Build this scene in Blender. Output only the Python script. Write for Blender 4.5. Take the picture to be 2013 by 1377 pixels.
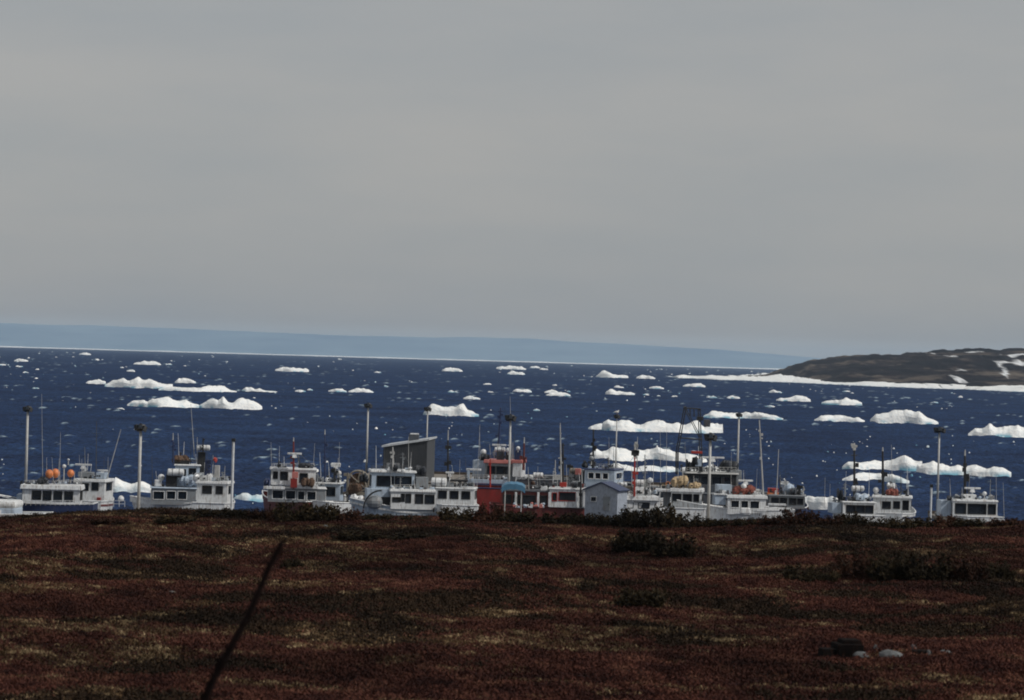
import bpy, math, random
import numpy as np
from mathutils import Vector, Matrix

C = bpy.context.scene
for o in list(bpy.data.objects):
    bpy.data.objects.remove(o)
COL = C.collection
rnd = random.Random(11)

# ------------------------------------------------------------------ camera
EYE = 17.0
FPX = 6000.0                       # focal length in photograph pixels (photo is 2013 wide)
cam_d = bpy.data.cameras.new('camera')
cam = bpy.data.objects.new('camera', cam_d)
COL.objects.link(cam)
CR = Matrix.Rotation(math.radians(90 + 0.167), 3, 'X') @ Matrix.Rotation(math.radians(1.66), 3, 'Z')
cam.matrix_world = Matrix.Translation((0, 0, EYE)) @ CR.to_4x4()
cam_d.sensor_width = 36.0
cam_d.lens = FPX / 2013.0 * 36.0
cam_d.clip_start = 0.5
cam_d.clip_end = 90000
cam_d.dof.use_dof = True
cam_d.dof.focus_distance = 330.0
cam_d.dof.aperture_fstop = 1.9
C.camera = cam
C.cycles.filter_width = 1.9

# ------------------------------------------------------------------ world and sun
SUN_EL, SUN_AZ = math.radians(45), math.radians(114)     # azimuth clockwise from +Y
w = bpy.data.worlds.new('World'); C.world = w; w.use_nodes = True
nt = w.node_tree; nt.nodes.clear()
wo = nt.nodes.new('ShaderNodeOutputWorld'); bg = nt.nodes.new('ShaderNodeBackground')
sky = nt.nodes.new('ShaderNodeTexSky'); sky.sky_type = 'NISHITA'; sky.sun_disc = False
sky.sun_elevation = SUN_EL; sky.sun_rotation = SUN_AZ
sky.altitude = 0; sky.air_density = 1.0; sky.dust_density = 1.7; sky.ozone_density = 1.2
hsv = nt.nodes.new('ShaderNodeHueSaturation'); hsv.inputs['Saturation'].default_value = 0.42
nt.links.new(sky.outputs[0], hsv.inputs['Color'])
veil = nt.nodes.new('ShaderNodeMix'); veil.data_type = 'RGBA'      # thin even high cloud over the whole sky
veil.inputs['Factor'].default_value = 0.8; veil.inputs['B'].default_value = (3.75, 3.72, 3.62, 1)
nt.links.new(hsv.outputs[0], veil.inputs['A'])
wt = nt.nodes.new('ShaderNodeTexCoord'); wm = nt.nodes.new('ShaderNodeMapping'); wm.inputs['Scale'].default_value = (3.5, 3.5, 16)
wn = nt.nodes.new('ShaderNodeTexNoise'); wn.inputs['Scale'].default_value = 2.2; wn.inputs['Detail'].default_value = 4; wn.inputs['Roughness'].default_value = 0.55
nt.links.new(wt.outputs['Generated'], wm.inputs['Vector']); nt.links.new(wm.outputs[0], wn.inputs['Vector'])
wr = nt.nodes.new('ShaderNodeValToRGB'); wr.color_ramp.elements[0].position = 0.3; wr.color_ramp.elements[1].position = 0.7
wr.color_ramp.elements[0].color = (3.45, 3.58, 3.66, 1); wr.color_ramp.elements[1].color = (4.05, 3.98, 3.86, 1)
nt.links.new(wn.outputs['Fac'], wr.inputs[0]); nt.links.new(wr.outputs[0], veil.inputs['B'])
nt.links.new(veil.outputs['Result'], bg.inputs['Color']); bg.inputs['Strength'].default_value = 0.118
nt.links.new(bg.outputs[0], wo.inputs[0])
sl = bpy.data.lights.new('sun', 'SUN'); sl.energy = 2.9; sl.angle = math.radians(0.5); sl.color = (1.0, 0.955, 0.88)
sun = bpy.data.objects.new('sun', sl); COL.objects.link(sun)
sdir = Vector((math.sin(SUN_AZ) * math.cos(SUN_EL), math.cos(SUN_AZ) * math.cos(SUN_EL), math.sin(SUN_EL)))
sun.rotation_euler = sdir.to_track_quat('Z', 'Y').to_euler()
sun.location = (60, -40, 80)
C.view_settings.view_transform = 'Standard'
C.view_settings.look = 'None'
C.view_settings.exposure = -0.29
C.view_settings.gamma = 1
C.view_settings.use_curve_mapping = False
C.cycles.use_denoising = True
C.cycles.max_bounces = 6
C.cycles.volume_bounces = 1
C.cycles.transparent_max_bounces = 8

# ------------------------------------------------------------------ measuring helpers
def ray(u, v):
    return CR @ Vector(((u - 1006.5) / FPX, -(v - 688.5) / FPX, -1.0))
def W(u, v, D):
    d = ray(u, v)
    return Vector((0, 0, EYE)) + d * (D / d.y)
def Wsea(u, v, z=0.0):
    d = ray(u, v)
    return Vector((0, 0, EYE)) + d * ((z - EYE) / d.z)
def vh(u):
    return 677.0 + 0.029 * u

def _hash(ix, iy, s):
    n = (ix * 374761393 + iy * 668265263 + s * 974634777) & 0xffffffff
    n = ((n ^ (n >> 13)) * 1274126177) & 0xffffffff
    return ((n ^ (n >> 16)) & 0xffff) / 65535.0
def vnoise(x, y, s=0):
    x = np.asarray(x, float); y = np.asarray(y, float)
    ix = np.floor(x).astype(np.int64); iy = np.floor(y).astype(np.int64)
    fx = x - ix; fy = y - iy
    fx = fx * fx * (3 - 2 * fx); fy = fy * fy * (3 - 2 * fy)
    a = _hash(ix, iy, s); b = _hash(ix + 1, iy, s); c = _hash(ix, iy + 1, s); d = _hash(ix + 1, iy + 1, s)
    return (a * (1 - fx) + b * fx) * (1 - fy) + (c * (1 - fx) + d * fx) * fy
def fbm(x, y, s=0, o=4):
    t = 0; a = 0.5; f = 1.0
    for k in range(o):
        t = t + a * vnoise(np.asarray(x) * f + 17.3 * k, np.asarray(y) * f + 5.1 * k, s + k); a *= 0.5; f *= 2.03
    return t

# ------------------------------------------------------------------ materials
def mat(name, col, rough=0.6, var=0.12, scale=3.0, metal=0.0, dirt=None, dirt_amt=0.0, bump=0.0, spec=0.5):
    m = bpy.data.materials.new(name); m.use_nodes = True
    n = m.node_tree.nodes; l = m.node_tree.links
    p = n['Principled BSDF']
    p.inputs['Roughness'].default_value = rough
    p.inputs['Metallic'].default_value = metal
    p.inputs['Specular IOR Level'].default_value = spec
    tc = n.new('ShaderNodeTexCoord')
    no = n.new('ShaderNodeTexNoise'); no.inputs['Scale'].default_value = scale; no.inputs['Detail'].default_value = 5
    l.new(tc.outputs['Object'], no.inputs['Vector'])
    mr = n.new('ShaderNodeMapRange'); mr.inputs['From Min'].default_value = 0.3; mr.inputs['From Max'].default_value = 0.7
    mr.inputs['To Min'].default_value = 1 - var; mr.inputs['To Max'].default_value = 1 + var
    l.new(no.outputs['Fac'], mr.inputs['Value'])
    mx = n.new('ShaderNodeVectorMath'); mx.operation = 'SCALE'
    mx.inputs[0].default_value = col[:3]
    l.new(mr.outputs[0], mx.inputs['Scale'])
    out = mx.outputs[0]
    if dirt is not None:
        no2 = n.new('ShaderNodeTexNoise'); no2.inputs['Scale'].default_value = scale * 1.7; no2.inputs['Detail'].default_value = 6
        mp = n.new('ShaderNodeMapping'); mp.inputs['Scale'].default_value = (3.0, 3.0, 0.6)
        l.new(tc.outputs['Object'], mp.inputs['Vector']); l.new(mp.outputs[0], no2.inputs['Vector'])
        m2 = n.new('ShaderNodeMapRange'); m2.inputs['From Min'].default_value = 0.5; m2.inputs['From Max'].default_value = 0.72
        m2.inputs['To Max'].default_value = dirt_amt
        l.new(no2.outputs['Fac'], m2.inputs['Value'])
        mi = n.new('ShaderNodeMix'); mi.data_type = 'RGBA'
        l.new(m2.outputs[0], mi.inputs['Factor']); l.new(out, mi.inputs['A']); mi.inputs['B'].default_value = (*dirt, 1)
        out = mi.outputs['Result']
    l.new(out, p.inputs['Base Color'])
    if bump:
        b = n.new('ShaderNodeBump'); b.inputs['Strength'].default_value = bump; b.inputs['Distance'].default_value = 0.05
        l.new(no.outputs['Fac'], b.inputs['Height']); l.new(b.outputs[0], p.inputs['Normal'])
    return m

RUST = (0.16, 0.07, 0.035); GRIME = (0.12, 0.11, 0.10)
M = {
 'white': mat('white boat paint', (0.70, 0.72, 0.735), 0.4, 0.14, 1.6, dirt=(0.22, 0.16, 0.12), dirt_amt=0.75),
 'cream': mat('cream boat paint', (0.22, 0.20, 0.165), 0.45, 0.1, 1.5, dirt=RUST, dirt_amt=0.5),
 'pale_blue': mat('pale blue grey paint and shaded white', (0.42, 0.50, 0.60), 0.45, 0.1, 1.3, dirt=GRIME, dirt_amt=0.5),
 'grey': mat('mid grey paint', (0.22, 0.24, 0.26), 0.5, 0.15, 1.5, dirt=RUST, dirt_amt=0.4),
 'dark_grey': mat('dark grey paint', (0.055, 0.065, 0.08), 0.5, 0.2, 1.5, dirt=RUST, dirt_amt=0.35),
 'black': mat('black weathered paint', (0.014, 0.015, 0.018), 0.55, 0.3, 2.0, dirt=GRIME, dirt_amt=0.2),
 'navy': mat('navy blue paint', (0.02, 0.035, 0.10), 0.4, 0.2, 1.5, dirt=GRIME, dirt_amt=0.4),
 'red': mat('red boat paint', (0.20, 0.018, 0.015), 0.45, 0.2, 1.2, dirt=(0.10, 0.03, 0.02), dirt_amt=0.6),
 'bright_red': mat('bright red paint', (0.34, 0.03, 0.02), 0.45, 0.12, 2.0),
 'maroon': mat('maroon paint', (0.13, 0.022, 0.018), 0.5, 0.2, 1.5, dirt=GRIME, dirt_amt=0.4),
 'salmon': mat('faded red paint', (0.50, 0.17, 0.15), 0.5, 0.15, 1.5, dirt=GRIME, dirt_amt=0.3),
 'orange': mat('orange buoy plastic', (0.62, 0.20, 0.07), 0.5, 0.2, 4.0),
 'tan': mat('tan canvas', (0.40, 0.30, 0.18), 0.8, 0.2, 4.0),
 'teal_tarp': mat('blue tarpaulin', (0.06, 0.17, 0.28), 0.5, 0.25, 1.2, bump=0.5),
 'tarp': mat('dark tarpaulin', (0.02, 0.024, 0.032), 0.6, 0.35, 2.0, bump=0.5),
 'net': mat('brown fishing net', (0.10, 0.06, 0.04), 0.9, 0.5, 6.0, bump=0.6),
 'rednet': mat('red brown netting', (0.20, 0.06, 0.045), 0.9, 0.4, 6.0, bump=0.6),
 'steel': mat('galvanised steel', (0.42, 0.43, 0.44), 0.5, 0.12, 2.0, metal=0.2, dirt=GRIME, dirt_amt=0.4),
 'hut': mat('blue white hut boards', (0.33, 0.37, 0.44), 0.7, 0.15, 2.5, dirt=GRIME, dirt_amt=0.6),
 'pale_steel': mat('painted pale steel', (0.46, 0.46, 0.45), 0.5, 0.12, 2.0, dirt=GRIME, dirt_amt=0.4),
 'glass': mat('dark cabin glass', (0.012, 0.018, 0.028), 0.08, 0.3, 1.0, spec=0.6),
 'rubber': mat('black window gasket', (0.02, 0.02, 0.02), 0.7, 0.2, 3.0),
 'deck': mat('weathered wharf planks', (0.17, 0.15, 0.13), 0.85, 0.3, 1.2, bump=0.3),
 'timber': mat('creosoted timber', (0.055, 0.042, 0.032), 0.85, 0.3, 2.5, bump=0.4),
 'siding': mat('dark grey steel siding', (0.045, 0.05, 0.058), 0.6, 0.12, 0.7, dirt=GRIME, dirt_amt=0.3),
 'roofing': mat('pale metal roofing', (0.50, 0.53, 0.56), 0.45, 0.1, 1.0, dirt=GRIME, dirt_amt=0.4),
 'rock': mat('lichened grey rock', (0.11, 0.115, 0.12), 0.9, 0.35, 4.0, dirt=(0.05, 0.05, 0.04), dirt_amt=0.6, bump=0.6),
 'scrap': mat('burnt black scrap', (0.005, 0.004, 0.004), 0.95, 0.4, 3.0, dirt=RUST, dirt_amt=0.1, bump=0.4, spec=0.05),
 'stake': mat('dark weathered wood', (0.006, 0.003, 0.003), 0.95, 0.4, 8.0, bump=0.6, spec=0.1),
 'bird': mat('gull plumage', (0.7, 0.7, 0.68), 0.8, 0.2, 10.0),
}

# ------------------------------------------------------------------ mesh helper
class MB:
    def __init__(s): s.v = []; s.f = []
    def add(s, vs, fs):
        b = len(s.v); s.v += [Vector(a) for a in vs]; s.f += [tuple(b + i for i in f) for f in fs]; return s
    def box(s, c, d, rz=0.0, taper=1.0):
        c = Vector(c); hx, hy, hz = d[0] / 2, d[1] / 2, d[2] / 2
        R = Matrix.Rotation(rz, 3, 'Z')
        vs = []
        for z, t in ((-hz, 1.0), (hz, taper)):
            for x, y in ((-hx, -hy), (hx, -hy), (hx, hy), (-hx, hy)):
                vs.append(c + R @ Vector((x * t, y * t, z)))
        return s.add(vs, [(3, 2, 1, 0), (4, 5, 6, 7), (0, 1, 5, 4), (1, 2, 6, 5), (2, 3, 7, 6), (3, 0, 4, 7)])
    def tube(s, p0, p1, r0, r1=None, n=8):
        p0 = Vector(p0); p1 = Vector(p1); r1 = r0 if r1 is None else r1
        q = (p1 - p0).to_track_quat('Z', 'Y')
        vs = [p + q @ Vector((r * math.cos(2 * math.pi * k / n), r * math.sin(2 * math.pi * k / n), 0)) for p, r in ((p0, r0), (p1, r1)) for k in range(n)]
        fs = [(k, (k + 1) % n, n + (k + 1) % n, n + k) for k in range(n)] + [tuple(range(n - 1, -1, -1)), tuple(range(n, 2 * n))]
        return s.add(vs, fs)
    def ball(s, c, r, n=12, m=8, noise=0.0):
        c = Vector(c); r = r if hasattr(r, '__len__') else (r, r, r)
        vs = [c + Vector((0, 0, -r[2]))]
        for j in range(1, m):
            a = math.pi * j / m - math.pi / 2
            for k in range(n):
                t = 2 * math.pi * k / n; q = 1 + (rnd.uniform(-noise, noise) if noise else 0)
                vs.append(c + Vector((r[0] * math.cos(a) * math.cos(t), r[1] * math.cos(a) * math.sin(t), r[2] * math.sin(a))) * 1.0 if not noise else
                          c + Vector((r[0] * math.cos(a) * math.cos(t), r[1] * math.cos(a) * math.sin(t), r[2] * math.sin(a))) * q)
        vs.append(c + Vector((0, 0, r[2])))
        fs = [(0, 1 + (k + 1) % n, 1 + k) for k in range(n)]
        for j in range(m - 2):
            for k in range(n):
                a = 1 + j * n + k; b = 1 + j * n + (k + 1) % n
                fs.append((a, b, b + n, a + n))
        t = len(vs) - 1; b = 1 + (m - 2) * n
        fs += [(b + k, b + (k + 1) % n, t) for k in range(n)]
        return s.add(vs, fs)
    def capsule(s, p0, p1, r, n=12):
        p0 = Vector(p0); p1 = Vector(p1); q = (p1 - p0).to_track_quat('Z', 'Y'); L = (p1 - p0).length
        rows = []
        for t, rr in ((0, 0.45), (0.02, 0.8), (0.06, 1), (0.94, 1), (0.98, 0.8), (1, 0.45)):
            rows.append([p0 + q @ Vector((r * rr * math.cos(2 * math.pi * k / n), r * rr * math.sin(2 * math.pi * k / n), L * t)) for k in range(n)])
        vs = [a for row in rows for a in row]
        fs = [(j * n + k, j * n + (k + 1) % n, (j + 1) * n + (k + 1) % n, (j + 1) * n + k) for j in range(len(rows) - 1) for k in range(n)]
        fs += [tuple(range(n - 1, -1, -1)), tuple(range(len(vs) - n, len(vs)))]
        return s.add(vs, fs)
    def build(s, name, m, parent=None, smooth=False, bevel=0.0, origin=None):
        me = bpy.data.meshes.new(name)
        me.from_pydata([tuple(a) for a in s.v], [], s.f); me.update()
        if m is not None: me.materials.append(M[m] if isinstance(m, str) else m)
        if smooth: me.polygons.foreach_set('use_smooth', [True] * len(me.polygons))
        o = bpy.data.objects.new(name, me); COL.objects.link(o)
        if parent is not None: o.parent = parent
        if bevel:
            b = o.modifiers.new('bevel', 'BEVEL'); b.width = bevel; b.segments = 2; b.limit_method = 'ANGLE'
        return o

def tag(o, label=None, cat=None, group=None, kind=None):
    if label: o['label'] = label
    if cat: o['category'] = cat
    if group: o['group'] = group
    if kind: o['kind'] = kind
    return o
def empty(name, loc, label, cat, group=None, rz=0.0):
    o = bpy.data.objects.new(name, None); COL.objects.link(o); o.location = loc; o.rotation_euler = (0, 0, rz)
    o.empty_display_size = 0.5
    return tag(o, label, cat, group)
def grid_mesh(name, X, Y, Z, m, smooth=True, attrs=None):
    ny, nx = X.shape
    co = np.empty((ny * nx, 3), np.float32); co[:, 0] = X.ravel(); co[:, 1] = Y.ravel(); co[:, 2] = Z.ravel()
    i = (np.arange(ny - 1)[:, None] * nx + np.arange(nx - 1)[None, :]).ravel()
    q = np.stack([i, i + 1, i + nx + 1, i + nx], 1).astype(np.int32)
    me = bpy.data.meshes.new(name)
    me.vertices.add(len(co)); me.vertices.foreach_set('co', co.ravel())
    me.loops.add(q.size); me.loops.foreach_set('vertex_index', q.ravel())
    me.polygons.add(len(q)); me.polygons.foreach_set('loop_start', np.arange(0, q.size, 4, dtype=np.int32))
    me.update(calc_edges=True)
    me.polygons.foreach_set('use_smooth', np.full(len(q), smooth))
    for k, a in (attrs or {}).items():
        at = me.attributes.new(k, 'FLOAT', 'POINT'); at.data.foreach_set('value', a.ravel().astype(np.float32))
    me.materials.append(m)
    o = bpy.data.objects.new(name, me); COL.objects.link(o)
    return o

# ------------------------------------------------------------------ haze (air between here and the far shore)
hz = MB().box((0, 14000, 100), (30000, 32000, 202)).build('haze', None)
tag(hz, kind='stuff')
hm = bpy.data.materials.new('haze'); hm.use_nodes = True
hn = hm.node_tree.nodes; hn.remove(hn['Principled BSDF'])
pv = hn.new('ShaderNodeVolumePrincipled'); pv.inputs['Color'].default_value = (0.62, 0.81, 1.0, 1)
pv.inputs['Density'].default_value = 0.000029; pv.inputs['Anisotropy'].default_value = 0.15
hm.node_tree.links.new(pv.outputs[0], hn['Material Output'].inputs['Volume'])
hz.data.materials.append(hm)

# ------------------------------------------------------------------ sea
def sea_material():
    m = bpy.data.materials.new('sea water'); m.use_nodes = True
    n = m.node_tree.nodes; l = m.node_tree.links; p = n['Principled BSDF']
    p.inputs['Roughness'].default_value = 0.28; p.inputs['IOR'].default_value = 1.33
    p.inputs['Specular IOR Level'].default_value = 0.06
    g = n.new('ShaderNodeNewGeometry')
    no = n.new('ShaderNodeTexNoise'); no.inputs['Scale'].default_value = 0.02; no.inputs['Detail'].default_value = 8; no.inputs['Roughness'].default_value = 0.7
    l.new(g.outputs['Position'], no.inputs['Vector'])
    cr = n.new('ShaderNodeValToRGB'); cr.color_ramp.elements[0].position = 0.36; cr.color_ramp.elements[1].position = 0.66
    cr.color_ramp.elements[0].color = (0.007, 0.017, 0.052, 1); cr.color_ramp.elements[1].color = (0.016, 0.040, 0.105, 1)
    l.new(no.outputs['Fac'], cr.inputs[0])
    rf = n.new('ShaderNodeTexNoise'); rf.inputs['Scale'].default_value = 0.75; rf.inputs['Detail'].default_value = 4; rf.inputs['Roughness'].default_value = 0.7
    l.new(g.outputs['Position'], rf.inputs['Vector'])
    rm = n.new('ShaderNodeMapRange'); rm.inputs['From Min'].default_value = 0.35; rm.inputs['From Max'].default_value = 0.65; rm.inputs['To Min'].default_value = 0.55; rm.inputs['To Max'].default_value = 1.75
    l.new(rf.outputs['Fac'], rm.inputs['Value'])
    sc_ = n.new('ShaderNodeVectorMath'); sc_.operation = 'SCALE'; l.new(cr.outputs[0], sc_.inputs[0]); l.new(rm.outputs[0], sc_.inputs['Scale'])
    at = n.new('ShaderNodeAttribute'); at.attribute_name = 'foam'
    mi = n.new('ShaderNodeMix'); mi.data_type = 'RGBA'
    l.new(at.outputs['Fac'], mi.inputs['Factor']); l.new(sc_.outputs[0], mi.inputs['A']); mi.inputs['B'].default_value = (0.42, 0.54, 0.62, 1)
    # a choppy sea seen at a low angle: every pixel averages many steep facets, so the mirror share stays small and rough
    df = n.new('ShaderNodeBsdfDiffuse'); gl = n.new('ShaderNodeBsdfGlossy'); gl.inputs['Roughness'].default_value = 0.32
    l.new(mi.outputs['Result'], df.inputs['Color'])
    nb = n.new('ShaderNodeTexNoise'); nb.inputs['Scale'].default_value = 1.5; nb.inputs['Detail'].default_value = 5
    l.new(g.outputs['Position'], nb.inputs['Vector'])
    b = n.new('ShaderNodeBump'); b.inputs['Strength'].default_value = 1.0; b.inputs['Distance'].default_value = 0.7
    l.new(nb.outputs['Fac'], b.inputs['Height']); l.new(b.outputs[0], df.inputs['Normal']); l.new(b.outputs[0], gl.inputs['Normal'])
    ms = n.new('ShaderNodeMixShader'); ms.inputs[0].default_value = 0.045
    l.new(df.outputs[0], ms.inputs[1]); l.new(gl.outputs[0], ms.inputs[2]); l.new(ms.outputs[0], n['Material Output'].inputs['Surface'])
    n.remove(p)
    return m
ys = [150.0, 200.0]
y = 232.0
while y < 30000:
    ys.append(y); y += max(0.9, (y - 100) * 0.0036) if y < 6000 else (y * 0.02)
ys.append(30000.0)
ys = np.array(ys)
ang = np.concatenate([[-1.6, -1.0, -0.6, -0.4, -0.3, -0.24], np.linspace(-0.2, 0.2, 380), [0.24, 0.3, 0.4, 0.6, 1.0, 1.6]])
ang2 = ang[None, :]
SX = ys[:, None] * ang2
# far sides may not leave the haze box
SX = np.clip(SX, -14000, 14000)
SX = np.where(np.abs(ang2) > 1.2, np.sign(ang2) * np.maximum(np.abs(SX), 14000 * 0.999 + 0 * SX), SX)
SY = np.repeat(ys[:, None], len(ang), 1)
rs = np.random.RandomState(4)
H = np.zeros_like(SX)
dyrow = np.gradient(ys)[:, None]
for k in range(34):
    lam = 1.9 * (1.06 ** k) * rs.uniform(0.9, 1.1)
    th = math.radians(rs.normal(25, 34)); kx, ky = math.cos(th) * 2 * math.pi / lam, math.sin(th) * 2 * math.pi / lam
    H += 0.010 * lam ** 0.7 * np.sin(kx * SX + ky * SY + rs.uniform(0, 6.28))
H *= (0.55 + 0.9 * vnoise(SX / 40, SY / 90, 3))
chop = vnoise(SX / 1.1, SY / 2.2, 21) - 0.5
H += chop * 0.26
crest = (H - H.mean()) / H.std()
patch = vnoise(SX / 35, SY / 80, 9) + 0.5 * vnoise(SX / 8, SY / 20, 12)
foam = np.clip((crest - 2.5 + 0.75 * (patch - 0.75)) * 2.0, 0, 1)
foam *= np.clip(vnoise(SX / 0.5, SY / 2.0, 31) * 2.6 - 0.9, 0, 1)
inner = (np.abs(ang2) < 0.21)
fade = np.clip((ys[:, None] - 225) / 20, 0, 1) * inner
foam = foam * fade
sea = grid_mesh('sea', SX, SY, H * fade, sea_material(), attrs={'foam': foam})
tag(sea, kind='structure')
# ---------------------------------------------------------------- far shore, ice along it
def land_mat(name, stops, snow=None, scale=(0.004, 0.004, 0.05)):
    m = bpy.data.materials.new(name); m.use_nodes = True
    n = m.node_tree.nodes; l = m.node_tree.links; p = n['Principled BSDF']; p.inputs['Roughness'].default_value = 0.95
    p.inputs['Specular IOR Level'].default_value = 0.1
    g = n.new('ShaderNodeNewGeometry'); mp = n.new('ShaderNodeMapping'); mp.inputs['Scale'].default_value = scale
    l.new(g.outputs['Position'], mp.inputs['Vector'])
    no = n.new('ShaderNodeTexNoise'); no.inputs['Scale'].default_value = 1.0; no.inputs['Detail'].default_value = 9; no.inputs['Roughness'].default_value = 0.62
    l.new(mp.outputs[0], no.inputs['Vector'])
    cr = n.new('ShaderNodeValToRGB'); e = cr.color_ramp.elements
    e[0].position, e[0].color = stops[0][0], (*stops[0][1], 1); e[1].position, e[1].color = stops[-1][0], (*stops[-1][1], 1)
    for s_, c_ in stops[1:-1]:
        q = cr.color_ramp.elements.new(s_); q.color = (*c_, 1)
    l.new(no.outputs['Fac'], cr.inputs[0])
    out = cr.outputs[0]
    if snow:
        at = n.new('ShaderNodeAttribute'); at.attribute_name = 'snow'
        mi = n.new('ShaderNodeMix'); mi.data_type = 'RGBA'
        l.new(at.outputs['Fac'], mi.inputs['Factor']); l.new(out, mi.inputs['A']); mi.inputs['B'].default_value = (*snow, 1)
        out = mi.outputs['Result']
    l.new(out, p.inputs['Base Color'])
    return m
FD = 24000.0
us = np.arange(-900, 3000, 12.0)
sk_u = [-900, 0, 200, 400, 600, 700, 850, 950, 1040, 1150, 1300, 1400, 1500, 1600, 1700, 1900, 2300, 3000]
sk_v = [625, 636, 641, 648, 657, 661, 664, 664, 666, 674, 681, 687, 695, 703, 712, 722, 734, 756]
zt = []
for u in us:
    v = np.interp(u, sk_u, sk_v) + 3.0 * (float(fbm(u / 60.0, 3.3, 5)) - 0.5)
    zt.append(max(2.0, W(u, v, FD).z))
zt = np.array(zt); xt = (us - 1006.5) / FPX * FD
tt = np.linspace(0, 1, 12)
FX = np.repeat(xt[None, :], 14, 0)
FY = np.concatenate([[FD - 1500], FD - 1400 + tt * 1400, [FD + 1500]])[:, None] + np.zeros_like(FX)
FZ = np.concatenate([[-3.0], tt ** 0.7, [0.0]])[:, None] * zt[None, :]
FZ[0] = -3; FZ[1] = 3 + 2 * np.sin(xt / 300.0); FZ[-1] = -3
FZ[2:-1] *= 0.93 + 0.14 * vnoise(FX[2:-1] / 300, FY[2:-1] / 200, 8)
FZ[-2] = zt
tag(grid_mesh('far_hills', FX, FY, FZ, land_mat('far hills with haze tint', [(0.35, (0.13, 0.20, 0.29)), (0.65, (0.20, 0.28, 0.36))], scale=(0.001, 0.001, 0.01))), kind='structure')  # blue pallor of distance is put into the hill colour, besides the haze volume

def ice_material():
    m = bpy.data.materials.new('sea ice'); m.use_nodes = True
    n = m.node_tree.nodes; l = m.node_tree.links; p = n['Principled BSDF']; p.inputs['Roughness'].default_value = 0.7
    g = n.new('ShaderNodeNewGeometry'); sx = n.new('ShaderNodeSeparateXYZ'); l.new(g.outputs['Position'], sx.inputs[0])
    no = n.new('ShaderNodeTexNoise'); no.inputs['Scale'].default_value = 0.16; no.inputs['Detail'].default_value = 4
    l.new(g.outputs['Position'], no.inputs['Vector'])
    # bare blue ice in patches just above the water, where waves have washed the snow off
    a = n.new('ShaderNodeMapRange'); a.inputs['From Min'].default_value = 1.1; a.inputs['From Max'].default_value = 0.25
    l.new(sx.outputs[2], a.inputs['Value'])
    b = n.new('ShaderNodeMapRange'); b.inputs['From Min'].default_value = 0.50; b.inputs['From Max'].default_value = 0.60
    l.new(no.outputs['Fac'], b.inputs['Value'])
    mu = n.new('ShaderNodeMath'); mu.operation = 'MULTIPLY'; l.new(a.outputs[0], mu.inputs[0]); l.new(b.outputs[0], mu.inputs[1])
    no2 = n.new('ShaderNodeTexNoise'); no2.inputs['Scale'].default_value = 1.3; no2.inputs['Detail'].default_value = 6
    l.new(g.outputs['Position'], no2.inputs['Vector'])
    cr = n.new('ShaderNodeValToRGB'); cr.color_ramp.elements[0].position = 0.3; cr.color_ramp.elements[1].position = 0.6
    cr.color_ramp.elements[0].color = (0.74, 0.79, 0.82, 1); cr.color_ramp.elements[1].color = (0.90, 0.90, 0.88, 1)
    l.new(no2.outputs['Fac'], cr.inputs[0])
    mi = n.new('ShaderNodeMix'); mi.data_type = 'RGBA'
    l.new(mu.outputs[0], mi.inputs['Factor']); l.new(cr.outputs[0], mi.inputs['A']); mi.inputs['B'].default_value = (0.16, 0.38, 0.50, 1)
    l.new(mi.outputs['Result'], p.inputs['Base Color'])
    bp = n.new('ShaderNodeBump'); bp.inputs['Strength'].default_value = 0.6; bp.inputs['Distance'].default_value = 0.5
    l.new(no2.outputs['Fac'], bp.inputs['Height']); l.new(bp.outputs[0], p.inputs['Normal'])
    return m
ICE = ice_material()
# pack ice frozen along the foot of the far shore
xx = np.linspace(-12000, 12000, 700)
yy = np.array([17500, 17700, 19000, 20500, 22400, 22700.0])
PX, PY = np.meshgrid(xx, yy)
PZ = 3.4 * vnoise(PX / 120, PY / 900, 2) + 2.6 * fbm(PX / 500, PY / 1500, 6) - 0.9
PZ[0] = -1; PZ[-1] = -1
PY = PY + 900 * (vnoise(PX / 700, PY * 0, 4) - 0.5)
tag(grid_mesh('far_pack_ice', PX, PY, PZ, ICE), 'thin white line of pack ice along the foot of the far hills', 'pack ice')

# ---------------------------------------------------------------- headland with shore ice, right
hs_u = [1440, 1560, 1584, 1596, 1612, 1632, 1666, 1700, 1760, 1800, 1850, 1900, 1950, 2013, 2200, 2600, 3200, 4200]
hs_v = [741, 736, 726, 717, 712.5, 709, 704.5, 700, 696, 693.5, 692, 689, 687.5, 686, 680, 676, 690, 730]
HY0, HYC = 3350.0, 4300.0
hx_u = np.concatenate([np.arange(1440, 2060, 3.0), np.arange(2060, 4200, 30.0)])
rows = np.linspace(0, 1, 60)
HX = np.zeros((len(rows), len(hx_u))); HYY = np.zeros_like(HX); HZ = np.zeros_like(HX)
for j, t in enumerate(rows):
    yv = HY0 + (HYC - HY0) * t * 1.6 - 150
    HYY[j] = yv
    HX[j] = (hx_u - 1006.5) / FPX * (HY0 * 0.35 + HYC * 0.65)
zc = np.array([max(-2.0, W(u, np.interp(u, hs_u, hs_v) + 2.0, HYC).z) for u in hx_u])
tcrest = (HYC - (HY0 - 150)) / ((HYC - HY0) * 1.6)
for j, t in enumerate(rows):
    if t < tcrest:
        q = t / tcrest; HZ[j] = zc * (q ** 0.75) - 1.5 * (1 - q)
    else:
        q = (t - tcrest) / (1 - tcrest); HZ[j] = zc * (1 - 0.9 * q) - 1.5 * q
bumps = (fbm(HX / 90, HYY / 120, 41) - 0.5) * 9.0 + (fbm(HX / 16, HYY / 50, 42, 5) - 0.5) * 9.0
HZ += bumps * np.clip(HZ / 8.0, 0, 1)
snow = np.zeros_like(HX)
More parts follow.
